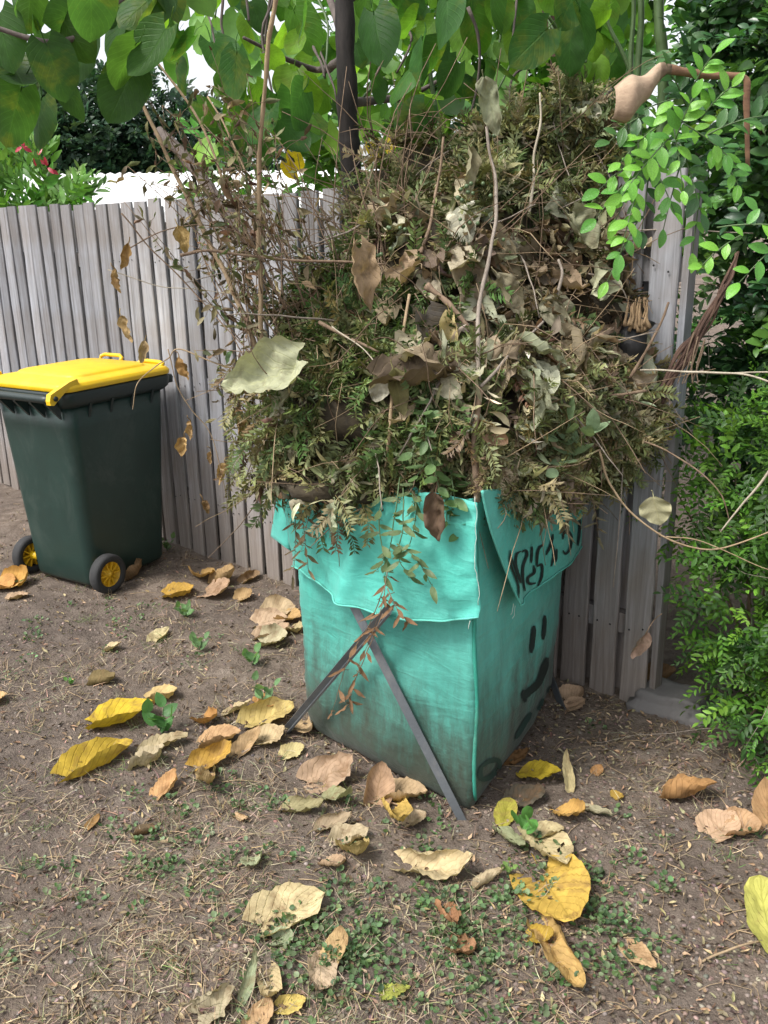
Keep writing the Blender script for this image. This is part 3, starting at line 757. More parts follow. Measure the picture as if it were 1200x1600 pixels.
def mass(name, n, sel, cols, lo, hi, s0, s1, up=-.35, j=.5, temps=spr, mat='dry_mass', lab=None):
    p, nn = heap_points(n, sel, lo, hi); D = drape(nn, up, j); Nn = nn + rvec(len(nn), .4)
    A = scatter(temps, p, frames(D, Nn), rng.uniform(s0, s1, len(p)), pal(cols, len(p)))
    return stuff(npobj(name, *A, M[mat], heap))
midright = lambda u, v: u > 635 and 320 < v < 570
mass('wilted_feathery_foliage', 1300, lambda u, v: not midright(u, v), OLIVE, .88, 1.05, .08, .15)
mass('wilted_feathery_foliage', 700, lambda u, v: u > 640 and v < 350, OLIVE + DARKG, .9, 1.12, .07, .13, -.15)
mass('green_feathery_foliage', 520, lambda u, v: 440 < u < 740 and 400 < v < 700, [(.10, .16, .052), (.13, .185, .065), (.085, .135, .05)], .95, 1.05, .08, .14)
mass('pale_feathery_foliage', 620, lambda u, v: u > 740 and v > 560, PALE, .93, 1.08, .07, .13, -.25, .6)
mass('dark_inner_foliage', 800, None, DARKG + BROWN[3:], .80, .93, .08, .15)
# small dried curled leaves
def curlet(seed):
    V, F, _ = leaf_geo(1, .5, 'oval', 1.2 + .4 * (seed % 3), .9, .14, .6, 0, seed, 2, 4)
    return np.array([tuple(v) for v in V]), np.array(F), np.full((len(V), 3), 1.0) * (1 + .15 * rng.normal(size=(len(V), 1)))
curl_t = [curlet(i) for i in range(8)]
def lancet(seed):
    V, F, _ = leaf_geo(1, .24, 'lance', .8 + .3 * (seed % 3), .5 + .3 * (seed % 4), .08, .8 * (-1) ** seed, 0, seed, 2, 5)
    return np.array([tuple(v) for v in V]), np.array(F), np.full((len(V), 3), 1.0) * (1 + .12 * rng.normal(size=(len(V), 1)))
lance_t = [lancet(i) for i in range(8)]
KHAKI = [(.34, .35, .215), (.45, .445, .29), (.25, .27, .15), (.54, .52, .36), (.31, .275, .175)]
mass('wilted_lance_leaves', 1500, lambda u, v: u > 700 and v < 340, KHAKI + OLIVE, .93, 1.14, .045, .085, -.5, .6, lance_t)
mass('wilted_lance_leaves', 1500, lambda u, v: u > 640 and v > 540, KHAKI, .93, 1.12, .04, .085, -.35, .7, lance_t)
mass('wilted_lance_leaves', 900, lambda u, v: u < 660, KHAKI + OLIVE, .93, 1.10, .035, .075, -.4, .7, lance_t)
mass('small_dried_leaves', 900, None, BROWN + OLIVE + KHAKI, .95, 1.10, .025, .065, -.6, .7, curl_t)
mass('small_dried_leaves', 900, midright, BROWN + [(.26, .23, .16), (.20, .19, .125), (.31, .27, .19)], .95, 1.10, .03, .085, -.7, .7, curl_t)
# thin twigs through the heap
def twigs(name, p, D, length, r, mat, parent, cols=None, bend=.25, seg=3, n=6):
    V, F = [], []
    for a, d in zip(p, D):
        a = Vector(a); d = Vector(d).normalized(); L = random.uniform(*length); b = Vector(rng.normal(size=3)) * L * bend
        pts = [a + d * L * t + b * t * t + Vector((0, 0, -.10 * L * t * t)) for t in np.linspace(0, 1, n)]
        tubegeo(wig(pts, .008, 14, random.random() * 9), r * random.uniform(.7, 1.4), r * .45, seg, 0, V, F)
    return stuff(obj(name, V, F, mat, parent))
p, nn = heap_points(560, None, .92, 1.05); twigs('thin_twigs', p, nn * .2 + rvec(len(nn), .6), (.08, .30), .0022, M['twig'], heap)
p, nn = heap_points(60, lambda u, v: v < 600, .98, 1.08); dd = nn * .5 + rvec(len(nn), .4); dd[:, 2] -= .7; twigs('long_drooping_stems', p, dd, (.18, .42), .0030, M['twig_grey'], heap, bend=.35, seg=5, n=9)
p, nn = heap_points(380, None, .95, 1.08); twigs('pale_straw_twigs', p, nn * .3 + rvec(len(nn), .8), (.10, .32), .0018, M['straw'], heap)
p, nn = heap_points(90, lambda u, v: u < 640 and v < 480, .8, 1.1); twigs('upright_twigs', p, nn * .3 + rvec(len(nn), .45) + np.array((-.15, -.1, .8)), (.15, .5), .0024, M['twig'], heap)
# large crumpled leaves lodged in the heap
cm = [leaf_mesh('crumpled_leaf', 'crumpled_leaf', .03, L=.13, W=.085 + .01 * (i % 3), shape=('heart', 'oval')[i % 2], curl=.5 + .35 * (i % 4), bend=(-.6, .9, .4, 1.5)[i % 4], crumple=.17 + .03 * (i % 3), twist=(.5, -.7, 0)[i % 3], seed=i + 3, nu=8, nv=11, ragged=.18) for i in range(14)]
GREYG = [(.38, .38, .27), (.48, .47, .345), (.33, .34, .235), (.36, .32, .235), (.22, .175, .12), (.44, .38, .265), (.36, .28, .19), (.14, .11, .08)]
def place_leaf(name, me, p, D, N, s, color, parent):
    o = bpy.data.objects.new(name, me); o.color = (*[float(c) for c in color], 1)
    m3 = frames(np.array([D], float), np.array([N], float))[0]
    o.matrix_world = Matrix.Translation(Vector(p)) @ Matrix([list(r) for r in m3]).to_4x4() @ Matrix.Scale(float(s), 4)
    lw = o.matrix_world.copy(); link(o, parent); o.matrix_basis = lw
    return o
def leaf_scatter(n, sel, cols, s0, s1, lo=.98, hi=1.12, up=-.9, j=.45):
    p, nn = heap_points(n, sel, lo, hi); D = nn * .3 + rvec(len(nn), j); D[:, 2] += up; C = pal(cols, len(p), .14)
    for i in range(len(p)): place_leaf('leaf', cm[i % len(cm)], p[i], D[i], nn[i] + rng.normal(size=3) * .5, rng.uniform(s0, s1), C[i], heap)
leaf_scatter(190, lambda u, v: u > 610 and 270 < v < 590, GREYG, .6, 1.3, .98, 1.16)
leaf_scatter(45, lambda u, v: u > 640 and 560 < v < 760, GREYG, .35, .75)
leaf_scatter(26, lambda u, v: u < 640 and v > 330, GREYG, .35, .7)
leaf_scatter(30, lambda u, v: u > 620 and v < 330, GREYG, .4, .9)

# sparse dead vine stems and twigs on the left of the heap, leaning over the fence
side = thing('dead_vine_tangle', 'sparse tangle of brown dead vines left of the heap against the fence', 'dead vines', P(430, 640, 2.3))
V, F = [], []; tipP, tipD = [], []
for k in range(66):
    u0, v0 = random.uniform(390, 520), random.uniform(380, 720); u1 = u0 - random.uniform(20, 230) * random.random(); v1 = v0 - random.uniform(-30, 380) * random.random() ** .7
    if k < 34: u1, v1 = random.uniform(190, 420), random.uniform(110, 330)
    y0 = random.uniform(2.05, 2.5); y1 = y0 + random.uniform(-.12, .3)
    a, b = P(u0, v0, y0), P(u1, v1, y1); mid = a.lerp(b, .5) + Vector((random.uniform(-.05, .05), random.uniform(-.05, .05), random.uniform(-.03, .08)))
    pts = wig(catmull([a, mid, b], 6), .015, 8, k); tubegeo(pts, random.uniform(.0012, .003), .0008, 4, 0, V, F)
    for q in pts[3:]:
        for _ in range(3):
            if random.random() < .5:
                tipP.append(q); tipD.append(Vector((random.gauss(0, .6), random.gauss(0, .6), random.gauss(-.35, .6))))
                if random.random() < .35:
                    e = q + tipD[-1].normalized() * random.uniform(.03, .10); tubegeo([q, q.lerp(e, .5) + Vector((0, 0, .008)), e], .0011, .0006, 3, 0, V, F); tipP.append(e); tipD.append(tipD[-1])
stuff(obj('vine_stems', V, F, M['twig'], side))
tp = np.array([tuple(q) for q in tipP]); td = np.array([tuple(q) for q in tipD])
A = scatter(curl_t, tp, frames(td, rvec(len(tp))), rng.uniform(.012, .045, len(tp)), pal(BROWN + OLIVE + [(.10, .11, .05)], len(tp)))
stuff(npobj('small_dried_leaves', *A, M['dry_mass'], side))
# extra dense brown-green sprays hanging down the left flank and over the bag rim
hp, hd = [], []
for k in range(420):
    u = random.choice((random.uniform(360, 470), random.uniform(420, 760), random.uniform(760, 1010))); v = random.uniform(655, 735) if u > 430 else random.uniform(560, 740)
    y = interp([360, 470, 740, 1010], [2.2, 2.14, 1.80, 2.32], u) + random.uniform(-.03, .10); hp.append(tuple(P(u, v, y))); hd.append((random.gauss(-.1, .4), random.gauss(-.3, .3), random.gauss(-.7, .4)))
hp, hd = np.array(hp), np.array(hd)
A = scatter(spr, hp, frames(hd, rvec(len(hp))), rng.uniform(.05, .11, len(hp)), pal(OLIVE + BROWN + PALE, len(hp)))
stuff(npobj('overhanging_sprays', *A, M['dry_mass'], heap))

# ------------------------------------------------------------------ named leaves and branches of the heap
def big_leaf(name, label, u, v, y, length, width, ang, color, mat='crumpled_leaf', tilt=.3, face=(0, -1, .25), cat='leaf', group=None, stalk=.03, **kw):
    """leaf in the air: midrib runs in the picture plane at ang (0 = up, clockwise)"""
    c = PS(u, v, y); D = Vector((math.sin(R(ang)), tilt * .6, math.cos(R(ang))))
    kw['crumple'] = kw.get('crumple', .05) * 1.25 + .012; kw['rib'] = kw.get('rib', 0) * .5; kw['curl'] = kw.get('curl', .5) * 1.35; kw['fold'] = .25; kw.setdefault('ragged', .08); kw['nu'] = max(12, kw.get('nu', 8)); kw['nv'] = max(16, kw.get('nv', 12))
    me = leaf_mesh(name, mat, stalk, L=length, W=width, **kw); o = place_leaf(name, me, c - D.normalized() * length / 2, D, Vector(face) + Vector((random.choice((-.45, .45)) + random.gauss(0, .15), 0, .25 + random.gauss(0, .25))), 1, color, None)
    return tag(o, label, cat, group)
big_leaf('wilted_leaf', 'large pale grey-green wilted leaf sticking out of the heap left side', 415, 603, 1.98, .21, .15, 238, (.36, .37, .24), shape='heart', curl=.85, bend=.8, crumple=.09, asym=.7, rib=.006, seed=2, face=(-.2, -1, .55), nu=14, nv=20)
big_leaf('wilted_leaf', 'narrow folded grey-green leaf under the large pale leaf', 452, 612, 2.0, .17, .05, 205, (.30, .30, .21), shape='oval', curl=1.0, bend=.4, crumple=.09, seed=4, nu=8, nv=14)
big_leaf('wilted_leaf', 'dark brown broad wilted leaf lying in the heap centre', 660, 603, 1.93, .20, .13, 100, (.10, .075, .052), shape='heart', curl=.75, bend=.9, crumple=.10, rib=.003, seed=6, asym=.6, face=(.5, -.7, .9), nu=16, nv=20)
big_leaf('wilted_leaf', 'olive folded leaf hanging before the dark brown leaf', 618, 612, 1.90, .12, .07, 175, (.20, .185, .085), shape='oval', curl=1.0, bend=.6, crumple=.08, seed=8, nu=8, nv=14)
big_leaf('wilted_leaf', 'pale grey leaf scrap beside the olive folded leaf', 592, 605, 1.92, .075, .06, 200, (.40, .38, .30), shape='oval', curl=.7, bend=.4, crumple=.09, seed=81)
big_leaf('wilted_leaf', 'tan papery leaf hanging in the upper left heap', 563, 437, 2.05, .16, .085, 176, (.36, .26, .165), shape='heart', curl=.9, bend=.3, crumple=.10, seed=9, nu=12, nv=16)
big_leaf('wilted_leaf', 'straw yellow leaf in the middle of the heap', 706, 521, 2.02, .12, .055, 170, (.50, .41, .20), shape='oval', curl=.8, bend=.4, crumple=.07, rib=.003, seed=10, nu=10, nv=16)
big_leaf('wilted_leaf', 'dark grey leaf behind the straw yellow leaf', 678, 530, 2.06, .14, .11, 160, (.12, .105, .09), shape='heart', curl=.6, bend=.4, crumple=.09, seed=11, nu=10, nv=14)
big_leaf('wilted_leaf', 'salmon tan curled leaf right of the main stick', 770, 678, 1.88, .085, .075, 120, (.45, .29, .19), shape='heart', curl=1.2, bend=.7, crumple=.06, seed=12, nu=10, nv=12)
big_leaf('wilted_leaf', 'dark brown leaf hanging down the bag front by the corner', 685, 808, 1.78, .125, .07, 174, (.115, .075, .052), shape='oval', curl=.8, bend=.2, crumple=.10, seed=13, nu=10, nv=14)
big_leaf('wilted_leaf', 'narrow tan leaf hanging above the green weed sprig', 904, 607, 2.04, .12, .035, 178, (.36, .22, .13), shape='lance', curl=1.0, bend=.2, crumple=.06, seed=14)
big_leaf('wilted_leaf', 'pale star shaped leaf hanging at the heap right edge', 1026, 797, 1.95, .085, .085, 160, (.42, .40, .25), shape='maple', curl=.2, bend=.2, crumple=.01, seed=15, nu=12, nv=30)
big_leaf('wilted_leaf', 'grey-green limp leaf at the tip of the tallest stick', 765, 168, 2.17, .14, .075, 165, (.27, .29, .19), shape='oval', curl=1.0, bend=.4, crumple=.11, seed=16, nu=10, nv=14)
big_leaf('wilted_leaf', 'long olive leaf hanging by the tallest stick upper part', 727, 270, 2.16, .13, .055, 190, (.27, .25, .16), shape='oval', curl=1.0, bend=.4, crumple=.10, seed=17)
big_leaf('wilted_leaf', 'grey limp leaf at the heap right top beside the fence', 905, 365, 2.22, .12, .10, 150, (.30, .30, .20), shape='heart', curl=.9, bend=.6, crumple=.12, seed=18, nu=10, nv=14)
big_leaf('wilted_leaf', 'grey twisted leaf at the heap right flank', 870, 495, 2.1, .14, .075, 140, (.31, .29, .20), shape='oval', curl=1.0, bend=.7, crumple=.12, seed=19, nu=10, nv=14)
big_leaf('wilted_leaf', 'brown-grey leaf folded over at the centre right of the heap', 790, 470, 2.08, .15, .08, 160, (.27, .24, .16), shape='oval', curl=1.1, bend=.6, crumple=.12, seed=20, nu=10, nv=14)
big_leaf('wilted_leaf', 'pinkish tan leaf hanging on the right end fence paling', 998, 1006, 2.20, .10, .055, 205, (.44, .30, .23), shape='oval', curl=1.1, bend=.2, crumple=.06, seed=22, stalk=.09)
for u, v, l, wd, a, c, lab in ((284, 375, .075, .055, 170, (.42, .30, .13), 'golden crinkled leaf hanging highest before the fence'), (194, 401, .075, .035, 205, (.40, .25, .10), 'orange brown leaf hanging on vine left of the others'), (187, 438, .065, .04, 165, (.42, .28, .13), 'tan leaf dangling just under the orange brown vine leaf'),
                        (201, 514, .08, .035, 160, (.46, .33, .17), 'narrow tan leaf hanging above the bin'), (223, 549, .065, .035, 200, (.42, .31, .17), 'curled tan leaf hanging just above the yellow lid'), (291, 575, .07, .045, 150, (.36, .22, .09), 'brown orange leaf on vine right of the yellow lid'),
                        (288, 697, .06, .05, 190, (.45, .30, .13), 'golden leaf hanging low right of the bin'), (300, 672, .06, .025, 175, (.38, .25, .12), 'thin brown leaf above the low golden leaf'), (351, 740, .07, .035, 190, (.42, .29, .13), 'tan leaf hanging low before the fence, near the bag'),
                        (320, 792, .045, .03, 170, (.22, .14, .07), 'small dark brown leaf hanging lowest before the fence'), (375, 665, .08, .06, 180, (.40, .28, .14), 'bunched tan leaf under the large pale leaf'), (330, 715, .04, .02, 175, (.33, .22, .11), 'tiny brown leaf between the low hanging tan leaves')):
    big_leaf('hanging_leaf', lab, u, v, 2.28, l, wd, a, c, 'dry_leaf', shape='oval', curl=1.1, bend=.5, crumple=.11, seed=int(u), group='dry leaves hanging before the fence')
def branch(name, label, pts, r0, r1, mat='twig', cat='branch', **kw):
    return tag(stick(name, [PS(*q) for q in pts], r0 * .78, r1 * .78, M[mat], None, **kw), label, cat)
branch('stick', 'long reddish brown stick rising from the bag front corner', [(745, 785, 1.80), (741, 700, 1.84), (752, 610, 1.88)], .0115, .008, 'twig')
branch('stick', 'crooked tan vine stem climbing to the top of the heap', [(735, 690, 1.88), (750, 610, 1.90), (742, 520, 1.96), (765, 400, 2.05), (775, 300, 2.12), (757, 195, 2.16)], .0085, .005, 'twig_grey', wiggle=.014)
branch('stick', 'straight grey twig slanting up right from the main stick', [(752, 605, 1.87), (800, 552, 1.96), (848, 503, 2.02)], .006, .0035, 'twig_grey')
branch('stick', 'thin straight tan stick standing in the heap centre', [(603, 745, 1.93), (609, 650, 1.96), (627, 540, 2.0), (640, 462, 2.06)], .0065, .005, 'straw')
branch('stick', 'thin brown stick standing in the upper heap', [(660, 395, 2.22), (682, 300, 2.26), (692, 215, 2.28)], .006, .004, 'twig')
branch('stick', 'pale knobbly twig standing at the upper right of the heap', [(826, 340, 2.24), (834, 260, 2.27), (845, 200, 2.29), (843, 150, 2.30)], .0055, .0035, 'straw_grey', wiggle=.012)
branch('stalk', 'tall straight straw stalk rising out of the frame', [(412, 620, 2.16), (406, 450, 2.15), (406, 300, 2.14), (412, 130, 2.1), (432, -20, 2.06)], .0085, .007, 'straw')
branch('stalk', 'long brown stalk leaning left over the fence', [(400, 545, 2.2), (365, 455, 2.24), (305, 335, 2.30), (250, 220, 2.34), (203, 113, 2.36)], .010, .006, 'straw')
branch('stalk', 'second leaning brown stalk with crossing twigs', [(400, 395, 2.32), (355, 300, 2.36), (310, 190, 2.4), (225, 65, 2.4)], .006, .004, 'straw')
branch('stalk', 'thin tan stalk leaning left behind the tall straw stalk', [(430, 380, 2.36), (365, 230, 2.4), (325, 150, 2.44)], .0045, .003, 'straw')
branch('branch', 'thick dead grey-brown branch leaning over the fence top', [(395, 378, 2.7), (350, 325, 2.8), (300, 258, 2.88), (248, 205, 2.95)], .030, .024, 'trunk_grey', seg=10)
branch('stick', 'dark thin twig lying level before the fence', [(280, 397, 2.1), (322, 391, 2.1), (400, 400, 2.1), (520, 408, 2.1), (600, 412, 2.12)], .0055, .0035, 'twig')
branch('vine', 'long thin vine arching from the heap toward the bin lid', [(420, 590, 2.2), (340, 570, 2.22), (280, 545, 2.24), (262, 560, 2.25), (240, 575, 2.25), (212, 600, 2.25), (207, 640, 2.26)], .003, .0016, 'straw')
branch('vine', 'thin grey vine slanting down before the fence', [(190, 335, 2.3), (240, 390, 2.3), (300, 455, 2.28), (360, 520, 2.2), (400, 560, 2.15)], .0028, .002, 'twig')
branch('vine', 'pale thread of vine crossing the fence above the bin', [(170, 420, 2.3), (250, 447, 2.3), (330, 455, 2.28), (420, 470, 2.24)], .0018, .0014, 'straw_grey')
branch('vine', 'brown vine stem bending over the fence beside golden leaf', [(200, 390, 2.3), (250, 362, 2.3), (310, 352, 2.3), (372, 360, 2.28)], .0024, .0018, 'twig')
branch('vine', 'drooping vine carrying the low golden leaves', [(262, 545, 2.26), (276, 600, 2.27), (300, 640, 2.27), (330, 680, 2.27), (352, 760, 2.27), (358, 800, 2.28)], .0022, .0014, 'straw')
branch('stick', 'split brown branch lying across the heap upper middle', [(668, 448, 2.05), (700, 475, 2.02), (735, 518, 1.99)], .012, .006, 'twig', wob=.6)
branch('stick', 'short reddish twig in the left heap', [(500, 505, 2.06), (540, 525, 2.02), (590, 550, 2.0)], .007, .004, 'twig')
branch('stick', 'long thin pale twig slanting through the left heap', [(520, 510, 2.02), (560, 540, 1.97), (597, 582, 1.93)], .0025, .0018, 'straw_grey')
branch('stick', 'grey bent twig at the heap right side', [(868, 470, 2.12), (878, 430, 2.14), (872, 405, 2.16)], .006, .0045, 'twig_grey')
branch('stem', 'long yellow stem arching down past the star shaped leaf', [(935, 706, 2.0), (950, 750, 1.98), (985, 800, 1.95), (1040, 840, 1.93), (1110, 860, 1.92), (1200, 832, 1.9), (1280, 790, 1.9)], .0042, .0022, 'straw')
branch('stem', 'yellow stem running left from the arching stem', [(850, 735, 1.96), (890, 722, 1.96), (936, 704, 2.0)], .0042, .003, 'straw')
branch('stem', 'thin straw stem spreading right below the arching stem', [(1040, 838, 1.93), (1090, 845, 1.92), (1150, 870, 1.9), (1230, 900, 1.88)], .0022, .0014, 'straw')
branch('stem', 'brown stem curving from heap into the small leaved bush', [(1005, 690, 2.08), (1040, 705, 2.05), (1090, 735, 2.02), (1125, 770, 2.0), (1138, 815, 2.0)], .0035, .002, 'twig')
branch('blade', 'pale dry blade slanting across the small leaved bush', [(1215, 715, 1.75), (1170, 775, 1.78), (1125, 832, 1.8)], .005, .002, 'straw_grey')
branch('stem', 'pale straw stem lying level on the bush top', [(1000, 577, 2.1), (1080, 580, 2.0), (1150, 583, 1.95), (1230, 580, 1.9)], .0035, .0028, 'straw_grey')
branch('stem', 'second pale straw stem below the level one', [(1060, 580, 2.0), (1150, 585, 1.9), (1225, 605, 1.85)], .0035, .003, 'straw_grey')
branch('stick', 'brown stick slanting beside the charred log', [(985, 590, 2.15), (1010, 545, 2.15), (1035, 500, 2.18), (1045, 470, 2.2)], .006, .004, 'twig')
branch('stick', 'brown stick lying level under the charred log', [(905, 622, 2.1), (960, 618, 2.1), (1010, 610, 2.12)], .006, .005, 'twig')
# fibrous hanging roots / vine bundle on the right
vb = thing('vine_bundle', 'bundle of brown fibrous vine roots slanting at the right of the heap', 'vines', P(1040, 610, 2.3))
for k in range(9):
    a = [(1030 + random.uniform(-12, 12), 625 + random.uniform(-8, 12), 2.22), (1062 + random.uniform(-10, 12), 560 + random.uniform(-10, 10), 2.25), (1105 + random.uniform(-8, 8), 500, 2.28), (1135 + random.uniform(-5, 5), 440, 2.3), (1152, 395, 2.35)]
    stick('vine_strand', [P(*q) for q in a], random.uniform(.004, .008), .003, M['trunk_red'], vb, wiggle=.012, seed=k)
for k in range(7):
    x = random.uniform(1075, 1110); stick('vine_strand', [P(x, 520 + k * 5, 2.26), P(x - 12, 560 + k * 5, 2.22), P(x - random.uniform(5, 30), 600, 2.2)], .0025, .0015, M['twig'], vb, seed=k + 20)
# charred log
lg = thing('charred_log', 'short charred black log with splintered end in the heap right side', 'log', P(985, 560, 2.3))
V, F = tubegeo(wig(catmull([P(975, 600, 2.28), P(985, 545, 2.26), P(998, 495, 2.27)], 8), .006, 20), .052, .042, 14, .25); obj('charred_wood', V, F, M['char'], lg)
for k in range(18):
    a = P(978 + k * 2, 512 + random.uniform(-6, 8), 2.225); b = P(984 + k * 1.7 + random.uniform(-4, 4), 478 - random.uniform(0, 18), 2.23); V, F = tubegeo(wig(catmull([a, a.lerp(b, .5), b], 4), .008, 30, k), .006, .0015, 5, .6); obj('splinter', V, F, M['log_end'], lg)
# berries
for ci, (cu, cv, y, n, lab) in enumerate(((740, 300, 2.14, 9, 'cluster of green berries left of the tallest stick'), (733, 345, 2.14, 5, 'lower small cluster of green berries beside the tallest stick'), (620, 357, 2.18, 4, 'short row of green berries on the heap upper left'), (600, 392, 2.16, 4, 'loose green berries above the tan papery leaf'),
                        (766, 212, 2.2, 2, 'pair of green berries under the topmost leaf'), (790, 372, 2.1, 1, 'single green berry in the heap right of the tallest stick'), (412, 470, 2.2, 3, 'few green berries beside the straw stalk'))):
    br = thing('berry_cluster', lab, 'berries', P(cu, cv, y), 'green berries in the heap')
    for k in range(n):
        bm = bmesh.new(); bmesh.ops.create_icosphere(bm, subdivisions=2, radius=random.uniform(.0048, .0065)); c = PS(cu + random.uniform(-1, 1) * 5 * n ** .8, cv + random.uniform(-1, 1) * 3 * n ** .7, y - .01 - .02 * random.random(), .11)
        obj('berry', [v.co + c for v in bm.verts], [tuple(q.index for q in f.verts) for f in bm.faces], M['berry'], br); bm.free()

# green weeds in the heap and hanging sprays
def plant(name, label, cat, base, shoots, leaf_kw, leafn, color, stem='green_stem', stem_r=.002, mat='weedlet', droop=.0, group=None, size=(.8, 1.15)):
    t = thing(name, label, cat, base, group); mes = [leaf_mesh('leaf', mat, .012, .0009, seed=i + 1, **leaf_kw) for i in range(3)]
    for si, sh in enumerate(shoots):
        pts = catmull([Vector(q) for q in sh], 5); V, F = tubegeo(wig(pts, .003, 20, si), stem_r, stem_r * .5, 5); obj('stem', V, F, M[stem], t)
        for k in range(leafn):
            i = min(len(pts) - 1, int((k + 1) / leafn * (len(pts) - 1))); q = pts[i]; d = (pts[i] - pts[i - 1]).normalized()
            a = k * 2.4 + si; D = Vector((math.cos(a), math.sin(a) * .8 - .25, .25 - droop + random.gauss(0, .2))) + d * (.3 + (1.0 if k == leafn - 1 else 0))
            gm = sum(color) / 3; kk_ = random.uniform(.7, 1.1); c = [(gm + (x - gm) * .8) * kk_ for x in color]; place_leaf('leaf', mes[k % 3], q, D, Vector((0, -.45, 1)) + Vector((random.gauss(0, .25), random.gauss(0, .25), 0)), random.uniform(*size), c, t)
    return t
b0 = P(905, 690, 2.0)
plant('weed_sprig', 'pale green lobed weed sprig lying on the right of the heap', 'weed', b0, [[P(895, 720, 1.98), P(893, 690, 1.95), P(890, 655, 1.93)], [P(895, 700, 1.97), P(870, 685, 1.93), P(845, 672, 1.93)], [P(895, 700, 1.97), P(915, 680, 1.93), P(925, 672, 1.92)], [P(895, 700, 1.97), P(885, 720, 1.92), P(870, 735, 1.9)]], dict(L=.058, W=.034, shape='maple', curl=.3, bend=.5, crumple=.03, nu=8, nv=14), 4, (.22, .34, .17))
sh = []
for k in range(9): u = 655 + k * 7 + random.uniform(-12, 12); v = 650 + k * 18; sh.append([P(u + 15, v - 40, 1.92), P(u + 5, v, 1.84), P(u - 5 + random.uniform(-20, 20), v + 40, 1.80)])
plant('green_vine', 'fresh green leafy vine spilling over the bag rim', 'vine', P(660, 760, 1.85), sh, dict(L=.045, W=.024, shape='oval', curl=.3, bend=.6, crumple=.04, nu=4, nv=8), 7, (.13, .24, .07), droop=.3)
sh = [[P(625, 745, 1.86), P(618, 800, 1.82), P(610, 850, 1.83), P(600, 900, 1.82)], [P(630, 760, 1.85), P(630, 820, 1.80), P(622, 870, 1.80), P(640, 900, 1.79)], [P(600, 760, 1.9), P(592, 820, 1.86), P(600, 870, 1.84), P(590, 890, 1.84)], [P(640, 760, 1.86), P(650, 800, 1.80), P(640, 850, 1.79)], [P(620, 850, 1.80), P(650, 872, 1.77), P(675, 915, 1.76)]]
plant('hanging_weed', 'bunch of green weed trailing down the bag front', 'weed', P(620, 800, 1.84), sh, dict(L=.05, W=.016, shape='lance', curl=.3, bend=.7, crumple=.05, nu=4, nv=8), 9, (.14, .20, .075), droop=.6)
sh = [[P(605, 890, 1.80), P(600, 930, 1.78), P(585, 980, 1.77), P(560, 1040, 1.80)], [P(600, 920, 1.78), P(575, 980, 1.80), P(545, 1030, 1.83), P(520, 1110, 1.9)], [P(605, 920, 1.78), P(620, 950, 1.75), P(635, 970, 1.75)], [P(598, 960, 1.78), P(560, 1050, 1.82), P(548, 1085, 1.84), P(545, 1100, 1.85)]]
plant('dried_weed', 'russet dried weed hanging over the crossed stakes', 'dead weed', P(600, 930, 1.80), sh, dict(L=.048, W=.011, shape='lance', curl=.8, bend=.8, crumple=.08, nu=3, nv=7), 9, (.22, .115, .05), 'twig', .0015, 'dry_leaf', .9)
sh = [[P(500, 770, 2.05), P(485, 800, 2.02), P(470, 860, 2.02)], [P(480, 760, 2.06), P(500, 800, 2.0), P(520, 830, 1.98)], [P(455, 760, 2.1), P(462, 830, 2.08), P(458, 900, 2.1)], [P(470, 760, 2.1), P(475, 830, 2.06), P(482, 890, 2.04)]]
plant('dried_weed', 'olive brown dried weed hanging at the bag left corner', 'dead weed', P(480, 780, 2.05), sh, dict(L=.04, W=.010, shape='lance', curl=.8, bend=.7, crumple=.07, nu=3, nv=7), 10, (.17, .125, .06), 'twig', .0015, 'dry_leaf', .8)
sh = [[P(880, 760, 2.05), P(890, 800, 2.03), P(885, 830, 2.03)], [P(915, 755, 2.12), P(930, 800, 2.1), P(935, 840, 2.12)], [P(840, 760, 1.98), P(855, 790, 1.95), P(850, 820, 1.95)]]
plant('dried_weed', 'olive dried weed drooping over the lettered flap', 'dead weed', P(890, 760, 2.05), sh, dict(L=.045, W=.012, shape='lance', curl=.8, bend=.7, crumple=.07, nu=3, nv=7), 9, (.22, .19, .10), 'twig', .0015, 'dry_leaf', .8)
tag(stick('seed_pod', [P(553, 762, 1.94), P(540, 790, 1.92), P(539, 812, 1.92), P(546, 822, 1.92)], .0045, .0015, M['char'], None, 6), 'thin dark curved seed pod hanging on the bag front', 'seed pod')

